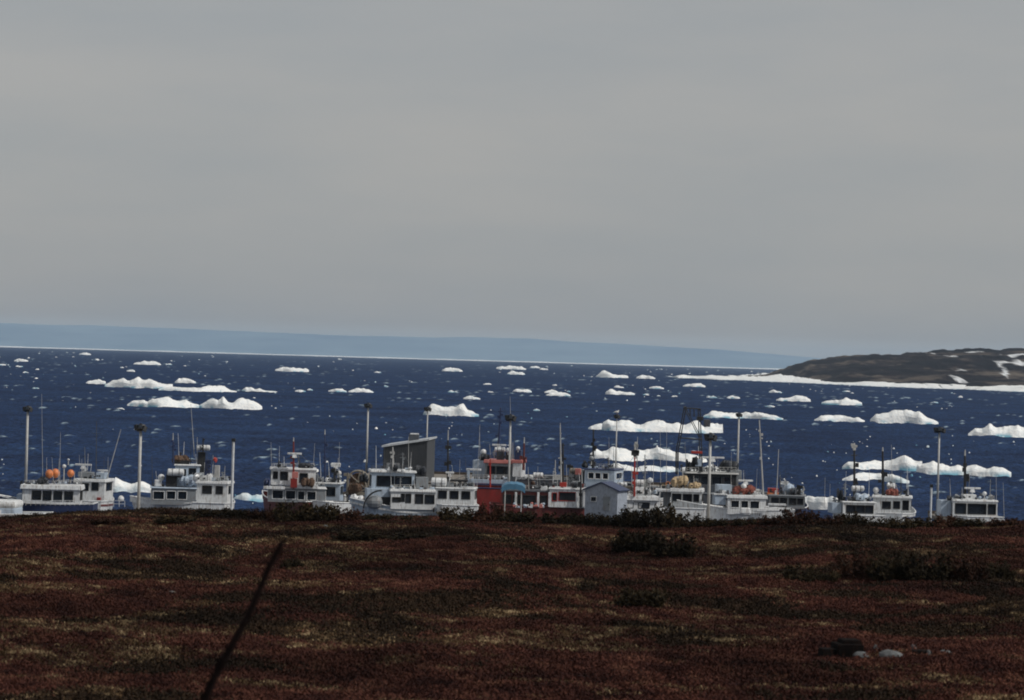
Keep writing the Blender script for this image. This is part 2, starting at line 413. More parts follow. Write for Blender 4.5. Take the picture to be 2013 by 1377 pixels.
def snow_patch(u, t, du, dt, slope=0.0):
    cx = (u - 1006.5) / FPX * (HY0 * 0.35 + HYC * 0.65); sx_ = du / FPX * 3970
    tr = rows[:, None] / tcrest
    d = ((HX - cx) / sx_) ** 2 + ((tr - t - slope * (HX - cx) / sx_) / dt) ** 2 + 1.4 * (fbm(HX / 14, HYY / 30, 44) - 0.5)
    snow[:] = np.maximum(snow, np.clip((1.0 - d) * 3, 0, 1))
def snow_line(pts, th):
    uu_ = HX / 3970 * FPX + 1006.5; tr = rows[:, None] / tcrest
    for (ua, ta), (ub, tb) in zip(pts[:-1], pts[1:]):
        f = np.clip((uu_ - ua) / (ub - ua), 0, 1)
        d = np.abs(tr - (ta + (tb - ta) * f)) / th + np.abs(uu_ - (ua + (ub - ua) * f)) / 3 + 1.7 * (fbm(HX / 9, HYY / 26, 44, 5) - .42)
        snow[:] = np.maximum(snow, np.clip((1.0 - d) * 2.5, 0, 1))
snow_line([(1855, .90), (1875, .88)], .05); snow_line([(1885, .80), (1895, .79)], .04); snow_line([(1948, .90), (1985, .92)], .03)
snow_line([(1848, .22), (1880, .34), (1915, .52), (1950, .60)], .022); snow_line([(1860, .10), (1905, .13)], .04); snow_line([(1750, .16), (1764, .18)], .05)
snow_line([(1925, .57), (1975, .56)], .03); snow_line([(1960, .40), (2040, .46)], .02); snow_line([(2000, .78), (2060, .74)], .04); snow_line([(1790, .35), (1812, .36)], .02)
HM = land_mat('tundra headland', [(0.40, (0.004, 0.003, 0.006)), (0.51, (0.013, 0.009, 0.011)), (0.55, (0.060, 0.046, 0.040)), (0.64, (0.12, 0.10, 0.08))], snow=(0.72, 0.74, 0.76), scale=(0.011, 0.006, 0.09))
tag(grid_mesh('headland_hill', HX, HYY, HZ, HM, attrs={'snow': snow}), kind='structure')
# shore ice: rubble sheet stretching from the headland out to the left
ix = np.concatenate([np.arange(1304, 2040, 2.0), np.arange(2040, 3600, 20.0)])
bot_u = [1304, 1330, 1400, 1480, 1584, 1730, 1850, 2013, 2400, 3600]; bot_v = [739.5, 743.5, 746.5, 749.5, 754, 761, 765, 771, 778, 800]
top_u = [1304, 1320, 1420, 1500, 1560, 1600, 1700, 1800, 1900, 2013, 2400, 3600]; top_v = [739, 738, 738.5, 733, 733, 742, 745, 747, 748, 755, 762, 785]
nr = 16
IX = np.zeros((nr, len(ix))); IY = np.zeros_like(IX); IZ = np.zeros_like(IX)
for i, u in enumerate(ix):
    vb = np.interp(u, bot_u, bot_v); vt = np.interp(u, top_u, top_v)
    pb = Wsea(u, vb); pt = Wsea(u, min(vb - 1, vt + 4.5))
    for j in range(nr):
        t = j / (nr - 1)
        q = pb.lerp(pt, t); IX[j, i] = q.x; IY[j, i] = q.y
n1 = fbm(IX / 26, IY / 120, 51); n2 = vnoise(IX / 9, IY / 40, 52)
IZ = 0.6 + 3.6 * np.clip(n1 - 0.32, 0, 1) * 1.6 + 1.1 * n2
prof = np.clip(np.linspace(0, 1, nr) * 14, 0, 1)[:, None] * np.clip((1 - np.linspace(0, 1, nr)) * 8, 0, 1)[:, None]
IZ += 7.0 * np.exp(-((ix - 1545) / 38.0) ** 2)[None, :] * np.linspace(0.2, 1, nr)[:, None] * (0.5 + vnoise(IX / 14, IY / 60, 58)) + 1.6 * np.clip((ix - 1600) / 200, 0, 1)[None, :] * n1
IZ = IZ * prof - (1 - prof) * 0.8
ends = np.clip((ix - 1304) / 30, 0, 1)[None, :]
IZ = IZ * ends - 0.8 * (1 - ends)
IY += (fbm(IX / 22, IX * 0, 55, 5) - 0.5) * 260
tag(grid_mesh('shore_ice', IX, IY, IZ, ICE), 'long white strip of shore ice under the dark headland', 'shore ice')

# ---------------------------------------------------------------- floes
def floe(name, u0, u1, vb, prof, label, cat='ice floe', depth=None, seed=None, group=None):
    """prof: heights in photo pixels above the waterline, evenly spaced from u0 to u1"""
    uc = (u0 + u1) / 2; c = Wsea(uc, vb); D = c.y; k = D / FPX
    wdt = (u1 - u0) * k; seed = seed if seed is not None else int(u0 * 3 + vb)
    dep = depth or max(2.5, min(0.45 * wdt, 26.0))
    nx = int(max(12, min(170, (u1 - u0) / 1.1))); ny = 15 if nx > 24 else 7
    xs_ = np.linspace(-wdt / 2, wdt / 2, nx); ts = np.linspace(-1, 1, ny)
    Xg, Tg = np.meshgrid(xs_, ts)
    s = (xs_ / wdt + 0.5) * (len(prof) - 1)
    ph = np.interp(s, range(len(prof)), prof) * k
    ph = ph.max() * (ph / ph.max()) ** 0.75 * 0.88
    ph = ph * (0.72 + 0.55 * fbm(xs_ / (ph.max() * .8 + .2), xs_ * 0 + 3, seed + 21, 4))
    e = 1 - np.abs(xs_ / (wdt / 2)) ** 4
    hw = (dep / 2) * (0.35 + 0.65 * np.clip(e, 0, 1)) * (0.75 + 0.5 * vnoise(xs_ / (dep * 0.5), xs_ * 0, seed))
    off = (vnoise(xs_ / (dep * 0.9), xs_ * 0, seed + 5) - 0.5) * dep * (1.3 if u1 - u0 > 90 else .5)
    Yg = Tg * hw[None, :] + off[None, :]
    hmax = max(0.4, ph.max())
    lump = fbm(Xg / (hmax * 2.0 + 0.3) + 9, Yg / (hmax * 2.0 + 0.3), seed + 1, 4)
    peakrow = (1 - np.abs(Tg - 0.15) ** 2.6)
    fine = vnoise(Xg / (hmax * .45 + .25), Yg / (hmax * .5 + .25), seed + 9)
    Zg = ph[None, :] * np.clip(peakrow, 0, 1) ** 0.5 * (0.60 + 0.50 * lump + 0.28 * fine)
    Zg = np.maximum(Zg, 0.12)
    edge = (np.abs(Tg) > 0.999); Zg = np.where(edge, -0.6, Zg)
    Zg[:, 0] = -0.6; Zg[:, -1] = -0.6
    Yg = Yg + dep * 0.45
    o = grid_mesh(name, Xg, Yg, Zg, ICE, smooth=False)
    o.location = (c.x, c.y, 0)
    # the floes lie square to the line of sight
    o.rotation_euler.z = -math.atan2(c.x, c.y) + rnd.uniform(-0.05, 0.05)
    return tag(o, label, cat, group)
G = 'ice floes drifting on the bay'
BIG = [
 (205, 340, 763, [2, 9, 17, 20, 21, 22, 20, 19, 13, 8, 6], 'largest humped white floe at upper left, under the small floes'),
 (311, 467, 770, [2, 6, 9, 8, 7, 6, 7, 10, 12, 14, 10, 3, 1], 'long low white floe overlapping in front of the humped upper left floe'),
 (168, 209, 755.5, [1, 7, 9, 9, 8, 6], 'short flat floe touching the left end of the upper left floe'),
 (343, 386, 754, [1, 9, 11, 9, 7, 3], 'small oval floe just behind the long low floe at upper left'),
 (249, 392, 801, [1, 12, 14, 16, 10, 19, 21, 20, 19, 15, 14, 14, 11, 6, 5], 'left lumpy half of the pair of floes above the first lamp masts'),
 (389, 516, 804, [2, 8, 16, 20, 14, 22, 14, 12, 18, 22, 24, 19, 13, 4], 'right lumpy half of the pair of floes above the first lamp masts'),
 (474, 546, 771, [1, 10, 12, 6, 6, 3, 2, 2, 1], 'thin trailing floe to the right of the long upper left floe'),
 (540, 608, 731, [2, 8, 9, 8, 9, 9, 10, 4], 'flat floe alone near the horizon left of centre'),
 (831, 942, 818, [1, 14, 24, 23, 20, 18, 20, 20, 22, 29, 24, 12, 13, 5, 2], 'turreted berg with blue green base behind the grey shed lamp'),
 (975, 1035, 726.5, [2, 6, 7, 7, 6, 7, 2], 'brightest flat floe near the horizon at the centre'),
 (1170, 1235, 743, [1, 10, 19, 15, 8, 6, 6, 5, 3], 'small berg with a peak at its left below the horizon'),
 (1155, 1189, 845, [2, 6, 9, 11, 12, 3], 'short slab at the left tip of the long middle floe'),
 (1182, 1420, 850, [12, 27, 18, 20, 24, 18, 11, 17, 21, 20, 15, 14, 19, 14, 20, 22, 12, 24, 22, 17], 'long jagged floe crossed by the black gantry'),
 (1159, 1392, 907, [8, 20, 14, 22, 28, 24, 20, 14, 24, 20, 24, 29, 24, 24, 16, 14, 17, 14, 10, 4], 'widest thick floe behind the red and white mast'),
 (1193, 1336, 926, [1, 14, 15, 12, 8, 4, 14, 14, 9, 5, 12, 13, 4], 'lower thin floe just above the white liferaft boat'),
 (1336, 1424, 928, [3, 7, 6, 4, 5, 12, 16, 10, 3], 'broken floe with small cone behind the dark vessel radar'),
 (1383, 1541, 824, [2, 11, 14, 12, 12, 10, 16, 15, 11, 9, 6, 2], 'smooth long floe behind the lamp mast right of the gantry'),
 (1601, 1702, 830, [2, 9, 14, 15, 14, 12, 9, 7, 2], 'smooth lens shaped floe left of the tallest right berg'),
 (1710, 1845, 833, [4, 20, 24, 22, 28, 32, 32, 24, 22, 12, 8, 2], 'tallest domed berg on the right side of the bay'),
 (1903, 2070, 860, [2, 12, 14, 22, 16, 20, 22, 24, 20, 22, 18, 14, 6], 'floe cut off by the right picture edge'),
 (1655, 1812, 925, [2, 14, 15, 14, 14, 15, 16, 20, 24, 25, 27, 24, 20, 22], 'big knobbly left part of the near right floe'),
 (1800, 1987, 936, [22, 24, 26, 22, 19, 20, 21, 20, 17, 22, 21, 8], 'long tapering right part of the near right floe'),
 (1655, 1788, 948, [2, 12, 20, 22, 19, 16, 18, 14, 10, 3], 'nearest of the stacked right floes, behind two black masts'),
 (205, 300, 969, [3, 12, 26, 22, 19, 18, 20, 25, 24, 20, 6], 'rounded white berg beside the second lamp mast'),
 (455, 524, 987, [3, 14, 19, 19, 10, 14, 15, 5], 'small two lobed berg between the pale post and red boat'),
 (1578, 1674, 1003, [22, 25, 22, 23, 25, 26, 24, 26, 22, 12], 'blocky white berg just above the brown shrubs at right'),
 (1189, 1248, 776.5, [3, 11, 9, 6, 5, 5, 2], 'low wedge floe below the peaked small berg'),
 (1525, 1594, 789.5, [2, 6, 7, 9, 14, 11, 9, 3], 'peaked low floe above the lens shaped floe, left one'),
 (1614, 1695, 796.5, [2, 6, 7, 8, 13, 11, 10, 4], 'peaked low floe above the lens shaped floe, right one'),
]
SMALL = [
 (262, 317, 717.5, 'thin floe near the horizon at upper left'), (248, 266, 731, 'small chunk above the humped upper left floe'),
 (325, 339, 718, 'tiny floe right of the thin horizon floe'), (155, 179, 698, 'farthest small floe at the left under the hills'),
 (27, 56, 711, 'flat sliver of ice at far left near the horizon'), (30, 46, 722, 'small chunk under the far left sliver'),
 (-6, 13, 719, 'small chunk on the left picture edge'), (44, 57, 734, 'lone chunk below the far left chunks'),
 (62, 78, 765, 'small floe between the left edge and humped floe'), (579, 602, 771, 'small knob of ice left of the dotted ice row'),
 (603, 616, 768, 'tiny knob second in the dotted ice row'), (644, 682, 771, 'flat floe third in the dotted ice row'),
 (683, 735, 772, 'longest floe at the right end of the dotted row'), (868, 910, 730.5, 'two humped low floe left of the brightest centre floe'),
 (996, 1033, 737, 'thin floe just under the brightest centre floe'), (1041, 1062, 724, 'low floe right of the brightest centre floe'),
 (1060, 1078, 727.5, 'second low floe right of the brightest centre floe'), (734, 750, 733.5, 'tiny floe near the horizon above the dotted row'),
 (754, 764, 761, 'speck of ice right of the dotted row'), (949, 967, 757, 'small oval floe under the centre pair'),
 (879, 901, 772.5, 'small oval floe above the turreted berg'), (958, 971, 772.5, 'tiny floe level with the small oval floe at centre'),
 (910, 945, 785.5, 'flat triangular floe above right of the turreted berg'), (1007, 1046, 771.5, 'small peaked floe at centre with a flat tail'),
 (1069, 1099, 773, 'upper small floe of the overlapped centre pair'), (1072, 1122, 779, 'lower flat floe of the overlapped centre pair'),
 (1085, 1096, 759, 'tiny floe above the overlapped centre pair'), (1250, 1289, 745, 'low floe between the peaked berg and shore ice'),
 (1206, 1228, 763, 'small floe right above the low wedge floe'), (1275, 1306, 765, 'squarish floe right of the low wedge floe'),
 (1263, 1277, 777.5, 'tiny floe right of the low wedge floe'), (1290, 1299, 780, 'speck of ice under the squarish floe'),
 (1319, 1333, 781, 'tiny floe left of the crumb under shore ice'), (1341, 1387, 761, 'flat floe just under the shore ice tip'),
 (1388, 1411, 783, 'small floe above the black gantry'), (1428, 1456, 784, 'thin floe above the smooth long floe'),
 (1503, 1524, 801, 'little oval floe left under the peaked floe'), (1510, 1537, 773, 'pale bluish chunk under the shore ice'),
 (1655, 1672, 771, 'double chip of ice below the headland'), (1828, 1846, 793.5, 'small flat floe above right of the domed berg'),
 (1883, 1893, 782, 'chip of ice below the right headland snow'), (1047, 1062, 808, 'pale chunk of ice between the centre lamp and turreted berg'),
 (228, 246, 806, 'small waterlogged chip under the pair of floes'), (1640, 1650, 748.5, 'dummy'),
]
for u0, u1, vb, pr, lab in BIG:
    floe('ice_floe', u0, u1, vb, pr, lab, 'ice floe', group=G, depth=None)
for u0, u1, vb, lab in SMALL:
    if lab == 'dummy': continue
    hgt = max(3.5, min(9, (u1 - u0) * 0.22)); a = rnd.random()
    pr = [1, hgt * (0.6 + 0.4 * a), hgt, hgt * (0.9 - 0.4 * a), hgt * 0.6, 1] if rnd.random() < 0.5 else [1, hgt * 0.6, hgt * (0.7 + 0.3 * a), hgt, hgt * 0.7, 1]
    floe('ice_floe', u0, u1, vb, pr, lab, 'ice floe', group=G)
# crumbs of brash ice: hundreds of small lumps
br = MB(); rb = random.Random(77)
cnt = 0
while cnt < 520:
    u = rb.uniform(-40, 2060); t = rb.random() ** 1.5
    v = vh(u) + 10 + t * 300
    if float(vnoise(u / 130.0, v / 40.0, 61)) < 0.45: continue
    p = Wsea(u, v)
    s = rb.uniform(0.9, 3.6) * p.y / FPX * (1.0 if rb.random() < .85 else 1.8)
    h = s * rb.uniform(0.18, 0.4); n = 6; a0 = rb.random() * 6
    vs = [(p.x + s * math.cos(a0 + 6.283 * k / n) * rb.uniform(.7, 1.1), p.y + s * 1.6 * math.sin(a0 + 6.283 * k / n), -0.3) for k in range(n)]
    vs += [(x * .4 + p.x * .6 + rb.uniform(-.1, .1) * s, yy_ * .4 + p.y * .6, h * rb.uniform(.7, 1.2) + 0.12) for x, yy_, _ in vs]
    br.add(vs, [(k, (k + 1) % n, n + (k + 1) % n, n + k) for k in range(n)] + [tuple(range(n, 2 * n))])
    cnt += 1
tag(br.build('brash_ice', ICE), kind='stuff')

# ------------------------------------------------------------------ tundra
cr_u = [-1500, -300, 0, 100, 300, 450, 600, 800, 1000, 1150, 1250, 1400, 1550, 1650, 1750, 1900, 2013, 2300, 3500]
cr_v = [985, 1008, 1014, 1009, 998, 1003, 1010, 1011, 1014, 1021, 1028, 1026, 1018, 1026, 1033, 1029, 1025, 1020, 1030]
CRY = 165.0
cx_tab = [(u - 1006.5) / FPX * CRY for u in cr_u]
cz_tab = [EYE - (v - vh(u)) * CRY / FPX for u, v in zip(cr_u, cr_v)]
def ground_np(x, y):
    x = np.asarray(x, float); y = np.asarray(y, float)
    zc_ = np.interp(x, cx_tab, cz_tab)
    t = np.clip((y - 72) / (CRY - 72), 0, 1)
    flat = 8.35 + (zc_ - 8.35) * t
    hill = 15.3 - 0.105 * y
    z = np.where(y < 72, np.maximum(hill, flat - 0.6) * np.clip((66 - y) / 20, 0, 1) + flat * (1 - np.clip((66 - y) / 20, 0, 1)), flat)
    fall = np.clip((y - 166) / 58, 0, 1); fall = fall * fall * (3 - 2 * fall) * 0.35 + fall * 0.65
    z = z * (1 - fall) + 1.6 * fall
    z = np.where(y > 236, 1.6 - (y - 236) * 0.6, z)
    und = (fbm(x / 11.0 + 3, y / 9.0, 71, 3) - 0.45) * 1.5 + (fbm(x / 3.6, y / 2.7, 72, 3) - 0.45) * 0.5
    damp = np.clip((y - 12) / 40, 0.1, 1) * np.clip((178 - y) / 20, 0.12, 1)
    near_crest = 1 - 0.65 * np.exp(-((y - CRY) / 10) ** 2)
    return z + und * damp * near_crest - 0.10 * damp - 0.2 * np.exp(-((y - CRY) / 14) ** 2)
def ground(x, y): return float(ground_np(np.array([x]), np.array([y]))[0])
gy = np.concatenate([np.linspace(-400, -20, 12), np.linspace(-15, 62, 40), np.arange(63, 176, 0.28), np.arange(177, 250, 2.0)])
gx = np.concatenate([np.array([-14000, -4000, -1500, -600, -250, -120, -80, -62]), np.arange(-56, 56.1, 0.4), np.array([62, 80, 120, 250, 600, 1500, 4000, 14000])])
GX, GY = np.meshgrid(gx, gy)
GZ = ground_np(GX, GY)
def heath_nodes(m, stops, scale, rough=0.95, fine=1.0):
    n = m.node_tree.nodes; l = m.node_tree.links; p = n['Principled BSDF']; p.inputs['Roughness'].default_value = rough
    p.inputs['Specular IOR Level'].default_value = 0.15
    g = n.new('ShaderNodeNewGeometry')
    no = n.new('ShaderNodeTexNoise'); no.inputs['Scale'].default_value = scale; no.inputs['Detail'].default_value = 5; no.inputs['Roughness'].default_value = 0.66
    l.new(g.outputs['Position'], no.inputs['Vector'])
    cr = n.new('ShaderNodeValToRGB'); cr.color_ramp.elements[0].position = stops[0][0]; cr.color_ramp.elements[0].color = (*stops[0][1], 1)
    cr.color_ramp.elements[1].position = stops[-1][0]; cr.color_ramp.elements[1].color = (*stops[-1][1], 1)
    for s_, c_ in stops[1:-1]: cr.color_ramp.elements.new(s_).color = (*c_, 1)
    l.new(no.outputs['Fac'], cr.inputs[0])
    zn = n.new('ShaderNodeTexNoise'); zn.inputs['Scale'].default_value = 0.11; zn.inputs['Detail'].default_value = 4
    l.new(g.outputs['Position'], zn.inputs['Vector'])
    zr = n.new('ShaderNodeMapRange'); zr.inputs['From Min'].default_value = 0.38; zr.inputs['From Max'].default_value = 0.62; zr.inputs['To Min'].default_value = 0.55; zr.inputs['To Max'].default_value = 1.35
    l.new(zn.outputs['Fac'], zr.inputs['Value'])
    zs = n.new('ShaderNodeVectorMath'); zs.operation = 'SCALE'; l.new(cr.outputs[0], zs.inputs[0]); l.new(zr.outputs[0], zs.inputs['Scale'])
    l.new(zs.outputs[0], p.inputs['Base Color'])
    return n, l, p
gm = bpy.data.materials.new('tundra soil and moss'); gm.use_nodes = True
heath_nodes(gm, [(0.34, (0.007, 0.004, 0.003)), (0.48, (0.022, 0.009, 0.007)), (0.58, (0.04, 0.018, 0.012)), (0.72, (0.07, 0.045, 0.025))], 0.55)
tag(grid_mesh('tundra_ground', GX, GY, GZ, gm), kind='structure')

# low heath and dead grass, scattered as instances of a few small clumps
def clump(name, n, r, h, lw, ll, m, lean=0.6, seed=1):
    q = random.Random(seed); b = MB()
    for k in range(n):
        a = q.random() * 6.283; d = r * math.sqrt(q.random()); base = Vector((d * math.cos(a), d * math.sin(a), 0))
        up = Vector((q.uniform(-lean, lean), q.uniform(-lean, lean), 1)).normalized() * ll * q.uniform(.5, 1.1)
        z0 = h * q.random() * (1 - (d / r) ** 2 * .7)
        side = Vector((math.cos(a * 3.1), math.sin(a * 3.1), q.uniform(-.3, .3))) * lw / 2
        p0 = base + Vector((0, 0, z0))
        b.add([p0 - side, p0 + side, p0 + side * .6 + up, p0 - side * .6 + up], [(0, 1, 2, 3)])
    me = bpy.data.meshes.new(name); me.from_pydata([tuple(a) for a in b.v], [], b.f); me.update(); me.materials.append(m)
    return me
def scatter(name, pts, rots, scl, mesh, kind_label=None):
    src = bpy.data.objects.new(name + '_source', mesh)
    me = bpy.data.meshes.new(name); me.vertices.add(len(pts)); me.vertices.foreach_set('co', np.asarray(pts, np.float32).ravel())
    a = me.attributes.new('rot', 'FLOAT', 'POINT'); a.data.foreach_set('value', np.asarray(rots, np.float32))
    a = me.attributes.new('scl', 'FLOAT', 'POINT'); a.data.foreach_set('value', np.asarray(scl, np.float32))
    me.update()
    o = bpy.data.objects.new(name, me); COL.objects.link(o)
    ng = bpy.data.node_groups.new(name, 'GeometryNodeTree')
    ng.interface.new_socket('Geometry', in_out='INPUT', socket_type='NodeSocketGeometry')
    ng.interface.new_socket('Geometry', in_out='OUTPUT', socket_type='NodeSocketGeometry')
    N = ng.nodes; L = ng.links
    gi = N.new('NodeGroupInput'); go = N.new('NodeGroupOutput'); io = N.new('GeometryNodeInstanceOnPoints')
    oi = N.new('GeometryNodeObjectInfo'); oi.inputs['Object'].default_value = src; oi.inputs['As Instance'].default_value = True
    r_ = N.new('GeometryNodeInputNamedAttribute'); r_.data_type = 'FLOAT'; r_.inputs['Name'].default_value = 'rot'
    s_ = N.new('GeometryNodeInputNamedAttribute'); s_.data_type = 'FLOAT'; s_.inputs['Name'].default_value = 'scl'
    cx = N.new('ShaderNodeCombineXYZ'); e2 = N.new('FunctionNodeEulerToRotation')
    L.new(r_.outputs['Attribute'], cx.inputs['Z']); L.new(cx.outputs[0], e2.inputs[0])
    L.new(gi.outputs[0], io.inputs['Points']); L.new(oi.outputs['Geometry'], io.inputs['Instance'])
    L.new(e2.outputs[0], io.inputs['Rotation']); L.new(s_.outputs['Attribute'], io.inputs['Scale']); L.new(io.outputs[0], go.inputs[0])
    md = o.modifiers.new('scatter', 'NODES'); md.node_group = ng
    return tag(o, kind='stuff')
hmat = bpy.data.materials.new('dwarf heath leaves'); hmat.use_nodes = True
heath_nodes(hmat, [(0.34, (0.024, 0.009, 0.008)), (0.46, (0.048, 0.017, 0.013)), (0.55, (0.074, 0.027, 0.019)), (0.66, (0.115, 0.052, 0.034))], 0.7)
gmat = bpy.data.materials.new('dead grass'); gmat.use_nodes = True
heath_nodes(gmat, [(0.35, (0.055, 0.030, 0.016)), (0.50, (0.10, 0.062, 0.032)), (0.62, (0.32, 0.24, 0.14))], 1.3)
dmat = bpy.data.materials.new('dark crowberry'); dmat.use_nodes = True
heath_nodes(dmat, [(0.35, (0.012, 0.008, 0.005)), (0.65, (0.032, 0.019, 0.011))], 1.3)
heath_me = clump('heath_clump', 34, 0.34, 0.13, 0.05, 0.07, hmat, 0.9, 3)
grass_me = clump('grass_tuft', 30, 0.30, 0.05, 0.035, 0.13, gmat, 1.3, 5)
dark_me = clump('crowberry_clump', 40, 0.40, 0.18, 0.06, 0.07, dmat, 0.9, 7)
rs = np.random.RandomState(9)
NP = 330000
py_ = 66 + (172 - 66) * rs.rand(NP) ** 0.9
px_ = (rs.rand(NP) * 2 - 1) * (0.185 * py_ + 24)
patch = fbm(px_ / 2.6, py_ / 1.6, 81, 5); big = fbm(px_ / 14, py_ / 10, 83, 3)
tan_v = (0.6 * patch + 0.4 * big)
pz = ground_np(px_, py_)
def sstep(a, b, x):
    t = np.clip((x - a) / (b - a), 0, 1); return t * t * (3 - 2 * t)
is_g = rs.rand(NP) < 0.75 * sstep(0.53, 0.62, patch + 0.45 * (big - 0.45))
dk = fbm(px_ / 4.5 + 40, py_ / 3.5, 87, 4)
is_d = (~is_g) & (rs.rand(NP) < 0.95 * sstep(0.50, 0.62, dk))
is_h = ~(is_g | is_d)
def grp(mask, keep):
    i = np.where(mask)[0]; i = i[rs.rand(len(i)) < keep]
    return np.stack([px_[i], py_[i], pz[i] - 0.02], 1), rs.rand(len(i)) * 6.28, 0.55 + 0.75 * rs.rand(len(i))
p_, r_, s_ = grp(is_h, 0.9); scatter('heath_cover', p_, r_, s_, heath_me)
p_, r_, s_ = grp(is_g, 0.9); scatter('dead_grass', p_, r_, s_, grass_me)
p_, r_, s_ = grp(is_d, 0.8); scatter('crowberry_cover', p_, r_, s_, dark_me)

# ------------------------------------------------------------------ boats
BOATS = []
class Boat:
    """A moored vessel. Positions are read off the photograph at the vessel's own distance and turned into metres once."""
    def __init__(s, name, label, cat, D, u, v, yaw=0.0, group='fishing vessels moored at the wharf'):
        s.D = D; s.k = D / FPX; s.o = W(u, v, D); s.u = u; s.v = v
        s.root = empty(name, (s.o.x, s.o.y, 0), label, cat, group, math.radians(yaw)); s.cabs = []; BOATS.append(s)
    def P(s, u, v, y=0.0):
        p = W(u, v, s.D); return Vector((p.x - s.o.x, y, p.z))
    def X(s, u): return s.P(u, s.v).x
    def Z(s, v): return s.P(s.u, v).z
    def size(s, px): return px * s.k
    def box(s, name, u0, u1, v0, v1, y0, y1, m, bevel=0.03, taper=1.0, parent=None):
        c = s.P((u0 + u1) / 2, (v0 + v1) / 2, (y0 + y1) / 2)
        return MB().box(c, ((u1 - u0) * s.k, abs(y1 - y0), (v1 - v0) * s.k), taper=taper).build(name, m, parent or s.root, bevel=bevel)
    def hull(s, L, B, heading, sheer_v, m, trim='white', bow=0.9, uc=None, yc=2.0, bulwark=0.55, stripe=None, name='hull'):
        """heading: degrees, 0 = bow to the picture's right, 90 = away from the camera"""
        z0 = s.Z(sheer_v); h = math.radians(heading); ax = Vector((math.cos(h), math.sin(h), 0)); sd = Vector((-math.sin(h), math.cos(h), 0))
        cen = Vector((s.X(uc if uc else s.u), yc, 0)); N = 15
        secs = []
        for i in range(N):
            t = i / (N - 1); fw = max(0, (t - 0.45) / 0.55)
            hb = B / 2 * (0.86 + 0.14 * min(1, t * 4)) * (1 - fw ** 2.4 * 0.97)
            sh = z0 + bow * fw ** 1.8 + 0.15 * (1 - t) ** 3
            kx = -L / 2 + L * t
            rk = fw ** 3 * 0.8
            pts = []
            for q, (yy, zz) in enumerate(((1.0, sh), (0.97, sh * 0.55), (0.80, 0.05), (0.45, -0.6), (0.0, -0.9))):
                hbq = hb * yy * (1 - 0.25 * fw * (q / 4.0))
                pts.append((kx + rk * (zz / max(sh, 1)) , hbq, zz))
            ring = pts + [(x, -y, z) for x, y, z in pts[-2::-1]]
            secs.append([cen + ax * x + sd * y + Vector((0, 0, z)) for x, y, z in ring])
        n = len(secs[0]); b = MB()
        b.add([p for r in secs for p in r], [(i * n + k, (i + 1) * n + k, (i + 1) * n + k + 1, i * n + k + 1) for i in range(N - 1) for k in range(n - 1)] + [tuple(range(n))])
        hull = b.build(name, m, s.root, smooth=False)
        d = MB(); d.add([p - Vector((0, 0, bulwark)) for r in secs for p in (r[0] * .98 + r[-1] * .02, r[-1] * .98 + r[0] * .02)], [(2 * i, 2 * i + 1, 2 * i + 3, 2 * i + 2) for i in range(N - 1)])
        d.build('deck', 'grey', s.root)
        g = MB(); inn = MB()
        for i in range(N - 1):
            for e in (0, -1):
                g.tube(secs[i][e], secs[i + 1][e], 0.065, n=6)
                c0 = secs[i][-1 if e == 0 else 0]; c1 = secs[i + 1][-1 if e == 0 else 0]
                a0 = secs[i][e] * .97 + c0 * .03; a1 = secs[i + 1][e] * .97 + c1 * .03
                inn.add([a0, a1, a1 - Vector((0, 0, bulwark)), a0 - Vector((0, 0, bulwark))], [(0, 1, 2, 3)])
        g.tube(secs[0][0], secs[0][-1], 0.065, n=6)
        g.build('gunwale', trim, s.root); inn.build('bulwark', m, s.root)
        if stripe:
            r = MB()
            for i in range(N - 1):
                for e, sg in ((0, 1), (-1, -1)):
                    a = secs[i][e]; c = secs[i + 1][e]; o_ = sd * sg * 0.02
                    z = Vector((0, 0, 0.30)); z2 = Vector((0, 0, 0.48))
                    r.add([a + o_ - z, c + o_ - z, c + o_ - z2, a + o_ - z2], [(0, 1, 2, 3)])
            r.build('stripe', stripe, s.root)
        return hull
    def _wall(s, mb, o, dx, dn, width, zlo, zhi, wins, frame, thick=0.10):
        """wall in the plane through o along dx, outward normal dn; wins: (a0,a1,z0,z1) in metres"""
        xs_ = sorted({0.0, width, *[a for w_ in wins for a in w_[:2]]}); zs_ = sorted({zlo, zhi, *[a for w_ in wins for a in w_[2:]]})
        up = Vector((0, 0, 1))
        for i in range(len(xs_) - 1):
            for j in range(len(zs_) - 1):
                xm = (xs_[i] + xs_[i + 1]) / 2; zm = (zs_[j] + zs_[j + 1]) / 2
                if any(a0 < xm < a1 and b0 < zm < b1 for a0, a1, b0, b1 in wins): continue
                q = [o + dx * xs_[i] + up * zs_[j], o + dx * xs_[i + 1] + up * zs_[j], o + dx * xs_[i + 1] + up * zs_[j + 1], o + dx * xs_[i] + up * zs_[j + 1]]
                mb.add(q, [(0, 1, 2, 3)])
        for a0, a1, b0, b1 in wins:
            c = [o + dx * a0 + up * b0, o + dx * a1 + up * b0, o + dx * a1 + up * b1, o + dx * a0 + up * b1]
            ci = [p - dn * thick for p in c]
            mb.add(c + ci, [(k, (k + 1) % 4, 4 + (k + 1) % 4, 4 + k) for k in range(4)])
            t = 0.035
            f = MB()
            for k in range(4):
                f.tube(c[k] + dn * 0.012, c[(k + 1) % 4] + dn * 0.012, t, n=4)
            wf = f.build('window', frame, s.root)
            p = MB().add([q_ + dn * 0.02 for q_ in ci], [(0, 1, 2, 3)]).build('pane', 'glass', wf)
